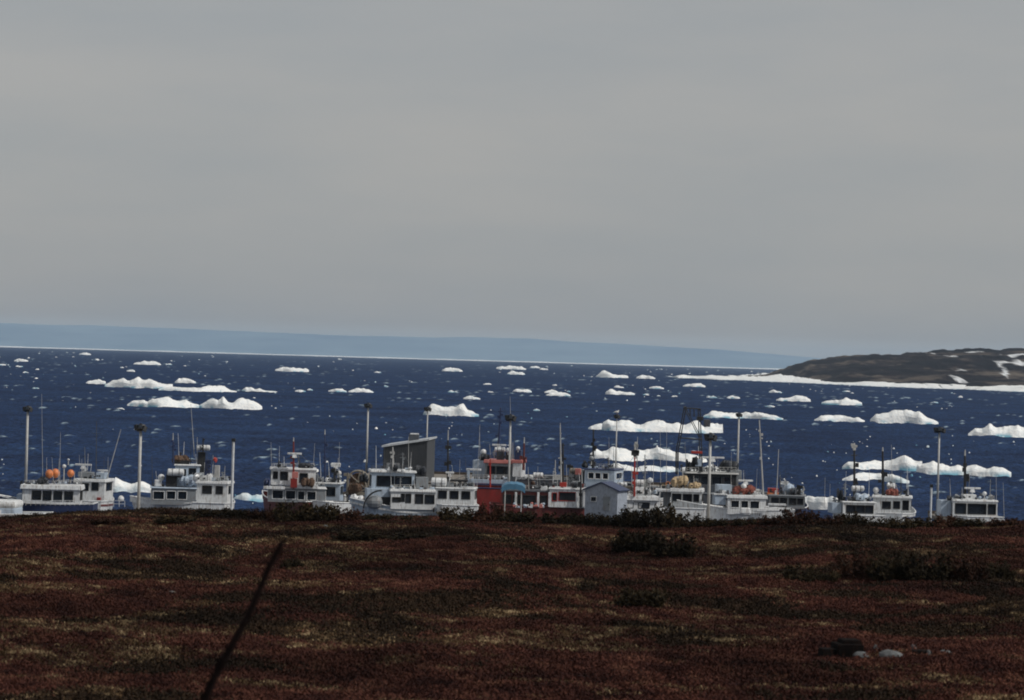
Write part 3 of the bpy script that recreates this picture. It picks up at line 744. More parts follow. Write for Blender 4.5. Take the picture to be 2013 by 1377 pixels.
    def cabin(s, u0, u1, v0, v1, wins, m='white', depth=3.2, y=0.0, side=1, frame='rubber', roof=None, roof_m='white', roof_t=3.0, over=3.0, name='wheelhouse', round_roof=True):
        """front wall faces the camera; wins = [(u0,u1,v0,v1)]; side windows are added on both flanks"""
        a = s.P(u0, (v0 + v1) / 2, y); b = s.P(u1, (v0 + v1) / 2, y); zlo = s.Z(v1) if False else s.P((u0 + u1) / 2, v1).z; zhi = s.P((u0 + u1) / 2, v0).z
        wd = b.x - a.x; mb = MB(); o = Vector((a.x, y, 0)); s.cabs.append((u0, u1, v0 - (roof_t if roof is not False else 0), y, depth))
        wl = []
        for w0, w1, t0, t1 in wins:
            w0 -= .8; w1 += .8; t1 += 1.2
            pz0 = s.P((u0 + u1) / 2, t1).z; pz1 = s.P((u0 + u1) / 2, t0).z
            x0 = (w0 - u0) * s.k; x1 = (w1 - u0) * s.k
            wl.append((max(.04, x0), min(wd - .04, x1), max(zlo + .05, pz0), min(zhi - .05, pz1)))
        s._wall(mb, o, Vector((1, 0, 0)), Vector((0, -1, 0)), wd, zlo, zhi, wl, frame)
        sw = []
        if side and wl:
            z0 = sum(q[2] for q in wl) / len(wl); z1 = sum(q[3] for q in wl) / len(wl)
            n = side; g = depth / n
            sw = [(g * i + g * 0.18, g * (i + 1) - g * 0.18, z0, z1) for i in range(n)]
        s._wall(mb, Vector((b.x, y, 0)), Vector((0, 1, 0)), Vector((1, 0, 0)), depth, zlo, zhi, sw, frame)
        s._wall(mb, Vector((a.x, y + depth, 0)), Vector((0, -1, 0)), Vector((-1, 0, 0)), depth, zlo, zhi, sw, frame)
        s._wall(mb, Vector((b.x, y + depth, 0)), Vector((-1, 0, 0)), Vector((0, 1, 0)), wd, zlo, zhi, [], frame)
        mb.add([(a.x, y, zhi), (b.x, y, zhi), (b.x, y + depth, zhi), (a.x, y + depth, zhi)], [(0, 1, 2, 3)])
        mb.build(name, m, s.root)
        if roof is not False:
            ov = over * s.k; th = roof_t * s.k
            r = MB().box(((a.x + b.x) / 2, y + depth / 2, zhi + th / 2 + 0.003), (wd + 2 * ov, depth + 2 * ov, th), taper=0.97)
            r.build('roof', roof_m, s.root, bevel=0.05)
    def gear(s, seed):
        q = random.Random(seed)
        for (u0, u1, v0, y, dep) in s.cabs[:2]:
            for k in range(5):
                u = q.uniform(u0, u1); h = q.uniform(18, 62); s.whip(u, v0, u + q.uniform(-3, 3), v0 - h, y=y + q.uniform(.3, dep), wpx=q.uniform(.8, 1.5), m=q.choice(['pale_steel', 'dark_grey', 'white']))
            if u1 - u0 > 30:
                u = q.uniform(u0 + 8, u1 - 8); h = q.uniform(16, 34); yy = y + q.uniform(.6, dep)
                s.mast(u, v0, u, v0 - h, 2.2, q.choice(['black', 'grey', 'dark_grey']), y=yy, bars=((.7, 12), (.9, 7)))
                s.stays((u, v0 - h), [(u0, v0), (u1, v0)], y=yy)
            s.rail(u0 + 2, u1 - 2, v0 - 8, v0 - 2, y + dep * .5, max(4, int((u1 - u0) / 9)), q.choice(['pale_steel', 'dark_grey']), 2, 'roof_railing')
            s.lights([(q.uniform(u0, u1), v0 - 6) for _ in range(3)], y=y - .05)
    def mast(s, ub, vb, ut, vt, wpx=3.0, m='black', y=0.6, bars=(), tip=None, name='mast', rungs=False):
        a = s.P(ub, vb, y); b = s.P(ut, vt, y); b.y = y; r = wpx * s.k / 2
        mb = MB().tube(a, b, r, r * 0.6, n=8)
        o = mb.build(name, m, s.root, smooth=False)
        for (f, wb) in bars:
            c = a.lerp(b, f); e = wb * s.k / 2
            MB().tube(c - Vector((e, 0, 0)), c + Vector((e, 0, 0)), r * 0.45, n=6).build('crossbar', m, o)
        if tip:
            MB().tube(b, b + Vector((0, 0, tip * s.k)), r * 0.55, r * 0.3, n=6).build('mast_light', 'pale_steel', o)
        # a few fittings so that the silhouette is not a bare rod
        q = random.Random(int(ub * 7 + vt))
        for k in range(4 if wpx > 2 else 0):
            c = a.lerp(b, q.uniform(0.25, 0.95)); MB().box(c + Vector((q.uniform(-1, 1) * r * 2.2, 0, 0)), (r * 2.2, r * 1.6, r * q.uniform(1.5, 3.2))).build('mast_fitting', m, o)
        return o
    def whip(s, ub, vb, ut, vt, y=1.0, wpx=1.0, m='pale_steel'):
        MB().tube(s.P(ub, vb, y), s.P(ut, vt, y), wpx * s.k / 2, wpx * s.k * 0.25, n=5).build('antenna', m, s.root)
    def stays(s, top, feet, y=1.0):
        b = MB()
        for f in feet: b.tube(s.P(*top, y), s.P(f[0], f[1], y + f[2] if len(f) > 2 else y), 0.018, n=4)
        b.build('rigging', 'dark_grey', s.root)
    def radar(s, u0, u1, v, y=0.8, post=10, m='white'):
        c = s.P((u0 + u1) / 2, v, y); wd = (u1 - u0) * s.k
        o = MB().box(c, (wd, 0.22, 3.6 * s.k)).build('radar_scanner', m, s.root, bevel=0.03)
        p = MB(); p.box(c - Vector((0, 0, 5.0 * s.k)), (min(wd * .4, 10 * s.k), 0.35, 6 * s.k), taper=.7)
        p.tube(c - Vector((0, 0, 7.5 * s.k)), c - Vector((0, 0, (post + 6) * s.k)), 0.07, n=6); p.build('radar_pedestal', m, s.root)
    def raft(s, u0, u1, v0, v1, y=1.0, m='white'):
        r = (v1 - v0) * s.k / 2; a = s.P(u0, (v0 + v1) / 2, y); b = s.P(u1, (v0 + v1) / 2, y)
        a.z = b.z = (a.z + b.z) / 2
        o = MB().capsule(a, b, r).build('liferaft_canister', m, s.root, smooth=False)
        L = b.x - a.x; st = MB()
        for f in (.3, .7):
            st.tube(a + Vector((L * f - .03, 0, 0)), a + Vector((L * f + .03, 0, 0)), r * 1.03, n=12)
            st.box(a + Vector((L * f, 0, -r * 1.05)), (0.06, r * 1.8, r * .5))
        st.build('strap', 'dark_grey', o)
    def dome(s, u, v, r, y=1.0, m='white', post=8):
        c = s.P(u, v, y); o = MB().ball(c, r * s.k).build('dome_antenna', m, s.root, smooth=True)
        MB().tube(c - Vector((0, 0, r * s.k * .8)), c - Vector((0, 0, (r + post) * s.k)), 0.05, n=6).build('post', 'pale_steel', o)
    def heap(s, name, u0, u1, v0, v1, m, y=1.0, dy=0.7, n=7, seed=1):
        q = random.Random(seed); b = MB(); wd = (u1 - u0); ht = (v1 - v0)
        for k in range(n):
            uu = u0 + wd * (0.15 + 0.7 * (k + .5) / n); b.ball(s.P(uu, v1 - ht * q.uniform(.35, .6), y + q.uniform(-dy, dy) * .4), (wd * s.k * .22, dy * .7, ht * s.k * q.uniform(.34, .5)), 9, 6, noise=0.16)
        return b.build(name, m, s.root)
    def rail(s, u0, u1, v0, v1, y=0.0, n=6, m='pale_steel', bars=2, name='railing'):
        b = MB()
        for k in range(n + 1):
            u = u0 + (u1 - u0) * k / n; b.tube(s.P(u, v1, y), s.P(u, v0, y), 0.025, n=5)
        for j in range(bars):
            v = v0 + (v1 - v0) * j / bars; b.tube(s.P(u0, v, y), s.P(u1, v, y), 0.022, n=5)
        b.build(name, m, s.root)
    def lights(s, spots, y=0.2):
        for u, v in spots:
            c = s.P(u, v, y); o = MB().box(c, (3.4 * s.k, .22, 3.0 * s.k), taper=.8).build('floodlight', 'black', s.root)
    def clutter(s, u0, u1, v, n=7, seed=3, mats=('grey', 'white', 'black', 'dark_grey', 'pale_blue'), y=1.2, hmax=9):
        """deck lockers, vents, winches and lamp brackets: each a part of its own"""
        q = random.Random(seed); n = int(n * 2.3)
        for k in range(n):
            u = q.uniform(u0, u1); h = q.uniform(2.5, hmax); wpx = q.uniform(2.5, 8); yy = y + q.uniform(-.6, .9); m = q.choice(mats); t = q.random()
            if t < .4: MB().box(s.P(u, v - h / 2, yy), (wpx * s.k, .4, h * s.k), taper=q.uniform(.7, 1)).build('deck_locker', m, s.root, bevel=.02)
            elif t < .7:
                a = s.P(u, v, yy); b_ = s.P(u, v - h, yy); mb = MB().tube(a, b_, .06, n=6); mb.ball(b_, (.15, .15, .12), 8, 5); mb.build('vent', m, s.root)
            else:
                mb = MB(); a = s.P(u - wpx / 2, v - h * .4, yy); b_ = s.P(u + wpx / 2, v - h * .4, yy); mb.tube(a, b_, h * .3 * s.k, n=10); mb.tube(a, a + Vector((.05, 0, 0)), h * .42 * s.k, n=10); mb.tube(b_, b_ - Vector((.05, 0, 0)), h * .42 * s.k, n=10)
                mb.build('winch', m, s.root)
    def fender(s, u, v, r, y=-0.3, m='black'):
        b = MB(); b.capsule(s.P(u, v + r, y), s.P(u, v - r * 1.2, y), r * s.k * .62); b.build('fender', m, s.root)

FV = 'fishing_boat'; FB = 'fishing boat'
# -- A white covered boat cut off by the left edge
b = Boat(FV, 'white round cornered cabin cut off by the left picture edge', FB, 262, 0, 1000, -4)
b.hull(11, 4.2, 178, 1012, 'white', uc=-40)
b.box('cabin_top', -60, 32, 984, 1000, 0, 3.0, 'white', bevel=0.28)
b.box('cabin', -58, 30, 998, 1024, 0.06, 2.9, 'pale_blue', bevel=0.12)  # white cabin wall in pale blue: its shade below the lit top is painted in
b.rail(-30, 10, 1012, 1020, -.3)
b.box('hatch', -20, 2, 1003, 1012, -0.03, 0.1, 'white', bevel=.02)
# -- B white cabin boat with four windows
b = Boat(FV, 'low white boat with four dark side windows and blue bow at far left', FB, 285, 95, 990, 3)
b.hull(9.2, 3.4, 176, 992, 'navy', trim='white', uc=88, yc=1.8, bow=.8)
b.cabin(44, 156, 963, 991, [(64, 80, 966, 982), (85, 100, 966, 983), (106, 121, 966, 984), (127, 142, 966, 984)], depth=3.0, side=2, roof_t=9, over=5)
b.box('bow_shelter', 32, 50, 972, 988, .3, 2.4, 'pale_blue', bevel=.08)
b.fender(41, 994, 6); b.rail(100, 176, 984, 994, -.5, 8, 'white'); b.rail(52, 100, 986, 994, -.5, 5)
b.whip(82, 952, 80, 775); b.whip(115, 952, 117, 850); b.whip(103, 952, 100, 900)
b.mast(42, 965, 43, 944, 3, 'black'); b.clutter(50, 150, 953, 9, 5, hmax=6); b.dome(124, 918, 4, post=26)
b.heap('tarpaulin', 72, 92, 938, 953, 'tarp', seed=4)
# -- C boat behind to the right
b = Boat(FV, 'white wheelhouse boat with two radars and leaning pole at far left', FB, 300, 172, 980, -7)
b.hull(10.5, 4, 95, 985, 'white', uc=172, bow=.6, stripe='maroon')
b.cabin(146, 206, 948, 984, [(160, 173, 951, 964), (181, 193, 949, 963)], depth=3.4, roof_t=6, over=3)
b.radar(143, 176, 914.5, post=20); b.radar(188, 208, 926, post=10); b.dome(160, 924, 6, post=12); b.dome(128, 905, 2.4)
b.box('roof_locker', 150, 178, 929, 938, .5, 1.6, 'grey'); b.box('upper_console', 186, 204, 930, 942, .5, 2, 'pale_blue')
b.whip(206, 942, 234, 845, wpx=2.2); b.whip(162, 914, 161, 880, wpx=1.6); b.clutter(146, 206, 942, 10, 8, hmax=7)
b.box('fuel_drum', 192, 199, 978, 986, -.3, .3, 'red'); b.rail(150, 250, 984, 996, -.6, 9, 'white')
b.mast(186, 942, 187, 830, 2.0, 'dark_grey', bars=((.8, 20),))
# orange buoys stacked on the roof of boat B
def buoy(label, u, v, r, D, m='orange'):
    p = W(u, v, D); t = empty('mooring_buoy', p, label, 'buoy')
    MB().ball((0, 0, 0), (r * D / FPX, r * D / FPX, r * D / FPX * 1.1)).build('float_ball', m, t, smooth=True)
    MB().tube((0, 0, -r * D / FPX * 1.05), (0, 0, -r * D / FPX * 1.45), .07, n=8).build('eye', 'rubber', t)
buoy('big orange buoy leftmost of three on the left boat roof', 97, 932, 8, 286)
buoy('big orange buoy middle of three on the left boat roof', 109, 931, 8.5, 287)
buoy('dull orange buoy standing apart beside the roof radar', 139, 931, 7, 287)
buoy('small white buoy above water beside the second lamp mast', 238, 981, 6, 300, 'white')
# -- E dark topped boat
b = Boat(FV, 'grey and white boat with black funnel and round radar', FB, 300, 345, 980, 6)
b.hull(8.4, 3.8, 174, 990, 'white', uc=355, bow=.5)
b.cabin(297, 385, 961, 993, [(302, 322, 967, 982), (328, 344, 966, 981), (350, 366, 966, 981)], m='grey', depth=3, frame='white', roof_t=2.5, roof_m='pale_blue')
b.cabin(344, 392, 917, 958, [(372, 384, 922, 938), (350, 364, 924, 938)], depth=2.6, y=.8, m='pale_blue', roof_t=3)
b.raft(329, 362, 922, 936, y=.2); b.box('exhaust_housing', 326, 348, 934, 957, .4, 1.4, 'black'); b.box('locker', 304, 318, 944, 957, .4, 1.2, 'white', bevel=.06); b.dome(317, 940, 7, post=4)
b.heap('net_heap', 338, 373, 896, 914, 'net', y=1.6, seed=9, n=9); b.box('net_bin', 340, 372, 906, 915, 1.0, 2.4, 'black')
b.mast(341, 914, 340, 866, 4, 'navy', bars=((.75, 20),), tip=14)
b.box('funnel', 388, 404, 890, 936, 1.2, 2.2, 'black', taper=.9); b.mast(399, 890, 399, 862, 3, 'black')
b.raft(386, 413, 876, 887, y=1.0); b.heap('tarpaulin', 352, 392, 935, 957, 'pale_blue', y=.6, seed=10)
b.whip(382, 900, 375, 795, wpx=1.6); b.clutter(300, 392, 958, 14, 12, hmax=10)
# -- E2 white boat with wheelhouse right
b = Boat(FV, 'white square wheelhouse boat with pointed awning beside the pale post', FB, 290, 416, 985, -5)
b.hull(9, 3.6, 92, 990, 'white', uc=416, bow=.6)
b.cabin(386, 447, 952, 994, [(398, 415, 956, 970), (425, 437, 956, 970)], depth=3, roof_t=5)
b.heap('canvas_cover', 374, 418, 930, 952, 'white', seed=6, n=8); b.heap('red_flag', 414, 423, 899, 910, 'bright_red', seed=2, n=2); b.whip(416, 945, 415, 896, wpx=1.6)
b.box('mast_box', 418, 428, 916, 944, .8, 1.2, 'pale_steel'); b.clutter(386, 447, 946, 9, 21, hmax=8); b.lights([(412, 917), (406, 924)])
b.mast(402, 935, 403, 905, 7, 'navy'); b.rail(386, 447, 938, 947, 0, 7)
# -- G red and white boat
b = Boat(FV, 'red hulled boat with white upper wheelhouse and red mast', FB, 300, 577, 980, 5)
b.hull(11.5, 4.4, 118, 988, 'maroon', uc=580, bow=.6, yc=5)
b.cabin(533, 621, 925, 955, [(538, 545, 929, 942), (552, 565, 929, 944), (590, 604, 931, 948)], depth=2.8, y=.6, roof_t=4)
b.cabin(527, 640, 961, 988, [(536, 556, 965, 981), (562, 580, 965, 981), (604, 620, 966, 982), (586, 598, 966, 982)], m='grey', depth=3.6, y=0, frame='white', roof_t=2, roof_m='white')
b.box('bulwark_board', 518, 560, 956, 962, -.3, -.2, 'white'); b.box('bulwark_board', 575, 625, 953, 961, -.3, -.2, 'white')
mm = b.mast(577, 962, 577, 868, 4.5, 'red', y=-.2, tip=8); b.radar(565, 593, 892, y=-.3, post=2); b.box('mast_base', 571, 584, 941, 959, -.5, .2, 'red'); b.box('mast_box', 574, 586, 928, 940, -.4, .2, 'salmon')
b.heap('tarpaulin', 587, 612, 910, 922, 'tarp', y=1.4, seed=13); b.heap('tarpaulin', 518, 532, 940, 958, 'navy', y=.4, seed=14, n=4); b.whip(534, 922, 533, 870); b.dome(612, 926, 7, post=6); b.heap('net_heap', 592, 618, 940, 960, 'net', seed=15, y=-.1)
b.clutter(535, 620, 921, 7, 31, hmax=6); b.mast(548, 921, 548, 905, 3, 'black')
# -- H low grey boat
b = Boat(FV, 'low grey cabin boat left of the big net drum', FB, 305, 645, 985, -4)
b.hull(9, 3.4, 88, 992, 'pale_blue', uc=645, bow=.5)
b.cabin(622, 668, 952, 988, [(642, 658, 958, 974), (626, 636, 957, 968)], m='pale_blue', depth=2.8)
b.radar(648, 668, 914, post=16); b.box('radar_box', 649, 667, 911, 919, .7, 1.1, 'white', bevel=.04); b.mast(637, 950, 637, 855, 4, 'navy', tip=10); b.mast(656, 950, 656, 920, 5, 'black'); b.whip(664, 950, 665, 870)
b.heap('rope_pile', 628, 650, 938, 950, 'white', seed=17, n=4); b.clutter(622, 675, 950, 12, 33, hmax=12); b.dome(664, 931, 5, post=12)
# -- I net drum boat
b = Boat(FV, 'cream framed boat with a large upright net drum', FB, 300, 700, 985, 0)
b.hull(10, 4, 40, 990, 'white', uc=705, bow=.9)
dr = MB(); c = b.P(702, 948, 1.0); R1 = 21 * b.k
for k in range(20):
    a0 = 2 * math.pi * k / 20; a1 = 2 * math.pi * (k + 1) / 20
    for yy in (0.0, 1.6): dr.tube(c + Vector((R1 * math.cos(a0), yy, R1 * math.sin(a0))), c + Vector((R1 * math.cos(a1), yy, R1 * math.sin(a1))), .09, n=6)
for k in range(6):
    a0 = 2 * math.pi * k / 6 + .35
    for yy in (0.0, 1.6): dr.tube(c + Vector((0, yy, 0)), c + Vector((R1 * math.cos(a0), yy, R1 * math.sin(a0))), .055, n=6)
dr.build('net_drum', 'cream', b.root); nd = MB(); nd.tube(c + Vector((0, .1, 0)), c + Vector((0, 1.5, 0)), R1 * .78, n=18); nd.build('wound_net', 'net', b.root)
b.mast(682, 988, 684, 930, 6, 'cream', y=.3); b.mast(724, 980, 712, 925, 5, 'cream', y=.3); b.box('drum_beam', 676, 730, 968, 974, .2, .5, 'cream')
b.heap('net_heap', 684, 712, 948, 972, 'net', y=-.2, seed=203, n=6); b.heap('tarpaulin', 706, 726, 930, 948, 'tarp', y=-.1, seed=204, n=4); b.heap('canvas_cover', 688, 716, 970, 992, 'white', y=-.6, seed=19, n=6); b.clutter(678, 725, 985, 8, 35, mats=('cream', 'black', 'white'), y=-.3, hmax=14)
# -- J long white boat with upper frame
b = Boat(FV, 'pale blue boat with open upper bridge in front of the grey shed', FB, 288, 800, 990, 7)
b.hull(9, 3.8, 184, 1000, 'pale_blue', uc=800, bow=.8, stripe='white')
b.cabin(768, 857, 968, 1002, [(772, 786, 979, 987), (789, 794, 972, 986), (798, 807, 972, 988), (817, 831, 972, 989), (836, 853, 973, 989)], depth=3, side=2, roof_t=5)
b.cabin(733, 818, 931, 966, [(744, 776, 938, 957), (780, 811, 938, 957)], m='pale_blue', depth=2.8, y=1.6, roof_t=5, over=4, roof_m='white')
b.box('aft_house', 722, 770, 962, 990, 1.0, 3.4, 'pale_blue'); bw = MB()
for k in range(12):
    a0 = math.pi * (.5 + .5 * k / 12); a1 = math.pi * (.5 + .5 * (k + 1) / 12)
    cc = b.P(748, 1000, -.5); bw.tube(cc + Vector((34 * b.k * math.cos(a0), 0, 36 * b.k * math.sin(a0))), cc + Vector((34 * b.k * math.cos(a1), 0, 36 * b.k * math.sin(a1))), .09, n=6)
bw.build('bow_rail', 'black', b.root); b.box('bow_panel', 720, 752, 974, 1000, -.4, .6, 'grey', bevel=.5)
b.mast(774, 928, 774, 880, 3.6, 'pale_steel', y=1.2); b.heap('tarpaulin', 768, 786, 912, 928, 'tarp', y=1.5, seed=23, n=4); b.heap('tarpaulin', 816, 842, 917, 936, 'tarp', y=2.2, seed=24)
b.heap('canvas_cover', 778, 800, 922, 932, 'white', y=1.4, seed=25, n=4); b.whip(805, 928, 805, 860, wpx=1.4); b.clutter(735, 815, 928, 9, 39, y=2.2, hmax=6); b.clutter(770, 855, 963, 10, 40, y=1.0, hmax=6)
b.box('aft_locker', 820, 845, 940, 962, 1.4, 2.6, 'grey'); b.box('dark_hatch', 742, 768, 978, 994, .9, 1.0, 'black')
# -- K white cabin with three square windows
b = Boat(FV, 'white boat with three square windows behind the dark bush', FB, 283, 895, 985, -4)
b.hull(9.5, 3.8, 98, 994, 'white', uc=895, bow=.5)
b.cabin(856, 932, 962, 996, [(862, 877, 966, 980), (885, 900, 966, 980), (908, 923, 966, 980)], depth=3.2, roof_t=3, over=2)
b.raft(846, 877, 940, 958, y=.6); b.radar(874, 891, 930, post=14); b.mast(879, 958, 879, 866, 5, 'black', y=.8, tip=20); b.clutter(858, 930, 958, 12, 44, mats=('black', 'grey', 'dark_grey', 'white'), hmax=14)
b.whip(936, 958, 942, 835); b.box('roof_rack', 884, 918, 944, 948, .6, 1.4, 'black'); b.mast(903, 958, 903, 946, 2.4, 'black')
# -- L large red and white longliner
b = Boat(FV, 'largest red hulled vessel with white bridge and pinkish roof', 'longliner', 312, 975, 980, -9)
b.hull(17, 5.6, 100, 958, 'red', uc=968, bow=.4, trim='navy', bulwark=1.0)
b.cabin(950, 1004, 912, 946, [(956, 970, 918, 932), (974, 988, 918, 932), (991, 1001, 918, 932)], m='grey', depth=3.6, y=.8, roof_t=7, roof_m='salmon', over=3)
b.box('bridge_wing', 924, 952, 906, 944, 1.2, 3.4, 'pale_blue'); b.box('bridge_wing', 1006, 1024, 911, 938, .6, 3.2, 'white'); b.box('wing_roof', 1005, 1026, 905, 911, .5, 3.4, 'salmon')
b.box('bulwark_board', 918, 1002, 943, 951, -.2, 0, 'pale_blue'); b.box('rubbing_strake', 928, 1002, 951.5, 954.5, -.3, -.1, 'navy'); b.box('hull_side', 932, 985, 955, 1004, -.05, .8, 'red')
b.box('gallows_post', 916, 921, 922, 960, .2, .5, 'pale_blue'); b.box('gallows_beam', 915, 944, 922, 926, .2, .5, 'white')
b.radar(963, 991, 876, y=1.4, post=8); b.raft(968, 989, 880, 890, y=1.4); b.box('radar_mast', 972, 986, 888, 905, 1.2, 2, 'dark_grey'); b.mast(974, 880, 978, 802, 5, 'navy', y=2, bars=((.9, 10),))
b.heap('dark_gear', 936, 956, 893, 908, 'tarp', y=1.6, seed=51, n=6); b.dome(945, 890, 6, y=1.6, post=6); b.box('funnel', 990, 999, 888, 905, 1.4, 2.2, 'black'); b.dome(996, 886, 5, post=4); b.box('funnel', 1008, 1020, 886, 906, 1.4, 2.2, 'navy'); b.dome(1016, 882, 4, post=4)
b.mast(1027, 925, 1028, 872, 5, 'maroon', y=1, tip=12); b.mast(966, 1002, 966, 903, 4, 'bright_red', y=-.8, bars=((.25, 12), (.35, 10))); b.dome(962, 978, 8, y=-.9, m='cream', post=12)
b.rail(918, 1000, 934, 943, -.1, 10); b.clutter(925, 1000, 943, 8, 53, y=.3, hmax=8); b.whip(940, 905, 939, 840); b.whip(1003, 905, 1000, 780, wpx=1.2)
# blue tarpaulin shelter
t = empty('tarpaulin_shelter', W(1008, 1004, 286) - Vector((0, 0, 0)), 'light blue tarpaulin shelter on thin posts by the red vessel', 'shelter')
k = 286 / FPX; mb = MB(); nxx = 9
vs = []; fs = []
for j in range(5):
    for i in range(nxx):
        x = (-23 + 46 * i / (nxx - 1)) * k; yy = -1.2 + 2.4 * j / 4
        z = (57 - 7 * (abs(i - 4) / 4) ** 3 - 4 * (abs(j - 2) / 2) ** 2 + rnd.uniform(-.8, .8)) * k
        vs.append((x, yy, z))
for j in range(4):
    for i in range(nxx - 1): a = j * nxx + i; fs.append((a, a + 1, a + nxx + 1, a + nxx))
for i in range(nxx - 1): vs_ = None
mb.add(vs, fs)
edge = [vs[i] for i in range(nxx)]; mb.add(edge + [(x, y_ - .02, z - .5) for x, y_, z in edge], [(i, nxx + i, nxx + i + 1, i + 1) for i in range(nxx - 1)])
mb.build('tarpaulin', 'teal_tarp', t)
for sx_, sy_ in ((-16, -1.1), (16, -1.1), (-16, 1.1), (16, 1.1)):
    MB().tube((sx_ * k, sy_, -1.5), (sx_ * k, sy_, 46 * k), .05, n=6).build('post', 'pale_steel', t)
# -- N brown red long cabin
b = Boat(FV, 'maroon cabin boat with white posts and long flat roof at centre', FB, 290, 1075, 990, -3)
b.hull(11, 4, 4, 998, 'maroon', uc=1075, bow=.5, trim='maroon')
b.cabin(985, 1078, 967, 1000, [(990, 1004, 974, 990), (1009, 1022, 974, 990), (1028, 1052, 974, 991), (1062, 1074, 974, 990)], m='maroon', depth=3, frame='rubber', roof_t=3, roof_m='dark_grey')
b.cabin(1080, 1152, 963, 998, [(1086, 1094, 970, 985), (1099, 1131, 968, 984)], m='white', depth=3, frame='bright_red', roof_t=3, y=-.1)
for uu in (1014, 1058, 1080, 1134, 1148): b.box('cabin_post', uu - 2.2, uu + 2.2, 968, 997, -.25, -.12, 'white')
b.box('fish_box', 1100, 1113, 949, 958, .3, 1.2, 'bright_red'); b.mast(1103, 958, 1101, 840, 3.2, 'pale_steel', y=.4, tip=8); b.mast(1106, 958, 1106, 872, 5, 'black', y=.8, bars=((.95, 8),))
b.heap('tarpaulin', 1122, 1136, 948, 960, 'tarp', seed=61, n=4); b.mast(1142, 998, 1142, 940, 5, 'black', y=-.5); b.box('hatch', 1062, 1075, 956, 965, .3, 1, 'white'); b.clutter(990, 1150, 963, 18, 62, hmax=9, mats=('maroon', 'white', 'black', 'grey'))
b.heap('dark_gear', 1062, 1080, 948, 962, 'tarp', seed=64, n=5); b.clutter(1000, 1075, 998, 9, 65, y=-.7, hmax=9, mats=('white', 'salmon', 'pale_blue'))
# -- N2 boats behind (canisters and dark deck)
b = Boat(FV, 'dark flat decked boat carrying two white canisters behind the maroon one', FB, 322, 1065, 960, 0)
b.hull(15, 4.6, 2, 944, 'dark_grey', uc=1070, bow=.6, trim='grey')
b.raft(1022, 1048, 934, 944, y=.6); b.raft(1048, 1068, 930, 941, y=1.0); b.box('deck_house', 1070, 1096, 936, 952, .8, 2.6, 'grey'); b.box('winch_frame', 1088, 1102, 934, 950, .1, .5, 'pale_steel')
b.heap('net_heap', 1030, 1060, 944, 958, 'net', y=.2, seed=66); b.clutter(1025, 1110, 950, 14, 67, mats=('dark_grey', 'maroon', 'grey', 'black'), y=.3, hmax=10); b.mast(1091, 950, 1092, 905, 2.5, 'pale_steel')
b.box('deck_cargo', 1040, 1098, 946, 962, .0, .8, 'maroon')
# -- O blue grey boat with three windows
b = Boat(FV, 'pale blue wheelhouse boat with navy roof behind the white gabled hut', FB, 298, 1178, 975, -14)
b.hull(11, 4.6, 80, 975, 'pale_blue', uc=1176, bow=.5)
b.cabin(1148, 1208, 925, 975, [(1156, 1166, 930, 941), (1170, 1180, 930, 941), (1185, 1195, 930, 941)], m='pale_blue', depth=4.2, frame='white', roof_t=3, roof_m='navy', over=2, side=1)
b.box('side_house', 1112, 1142, 925, 970, .8, 3, 'grey'); b.raft(1118, 1141, 921, 932, y=.2, m='cream'); b.box('float_box', 1130, 1141, 922, 934, -.2, .1, 'salmon'); b.mast(1129, 960, 1128, 934, 4, 'black', y=.1)
b.mast(1160, 922, 1161, 845, 4.6, 'black', y=1.2, bars=((.97, 5),)); b.heap('tarpaulin', 1136, 1150, 908, 922, 'tarp', y=1.4, seed=71, n=4); b.dome(1158, 902, 5, post=8, m='grey'); b.mast(1158, 922, 1157, 898, 6, 'dark_grey', y=1.3)
b.clutter(1150, 1210, 922, 6, 73, hmax=5); b.mast(1116, 925, 1117, 914, 4, 'black'); b.raft(1120, 1140, 946, 955, y=-.4, m='grey')
# white gabled hut on the wharf
k = 276 / FPX; p0 = W(1181, 1004, 276); t = empty('gabled_hut', p0, 'small white gabled hut with dark roof edges near the wharf', 'hut', rz=math.radians(-22))
wx, dp, hw_, hp = 34 * k, 2.6, 40 * k, 54 * k
mb = MB(); f = [(-wx, 0, -2), (wx, 0, -2), (wx, 0, hw_), (0, 0, hp), (-wx, 0, hw_)]; r = [(x, dp, z) for x, _, z in f]
mb.add(f + r, [(0, 1, 2, 3, 4), (9, 8, 7, 6, 5), (1, 6, 7, 2), (5, 0, 4, 9)]); mb.build('wall', 'hut', t)
for sg in (-1, 1):
    a = Vector((0, 0, hp)); c_ = Vector((sg * wx * 1.12, 0, hw_ - (hp - hw_) * .12)); nrm = Vector((sg * (hp - hw_), 0, wx)).normalized() * .10
    q = [a + Vector((0, -.15, .01)), c_ + Vector((0, -.15, .01)), c_ + Vector((0, dp + .15, .01)), a + Vector((0, dp + .15, .01))]
    MB().add(q + [v_ + nrm for v_ in q], [(0, 1, 2, 3), (7, 6, 5, 4), (0, 4, 5, 1), (1, 5, 6, 2), (2, 6, 7, 3), (3, 7, 4, 0)]).build('roof', 'navy', t)
d_ = MB().box((wx * .35, -.03, 14 * k), (14 * k, .08, 28 * k)).build('door', 'grey', t); MB().ball((wx * .35 + .25, -.1, 13 * k), .06).build('handle', 'black', d_)
w_ = MB().box((-wx * .45, -.03, 22 * k), (13 * k, .08, 11 * k)).build('window', 'white', t); MB().box((0, 0, 0), (10 * k, .04, 8 * k)).build('pane', 'glass', w_).location = (-wx * .45, -.07, 22 * k)
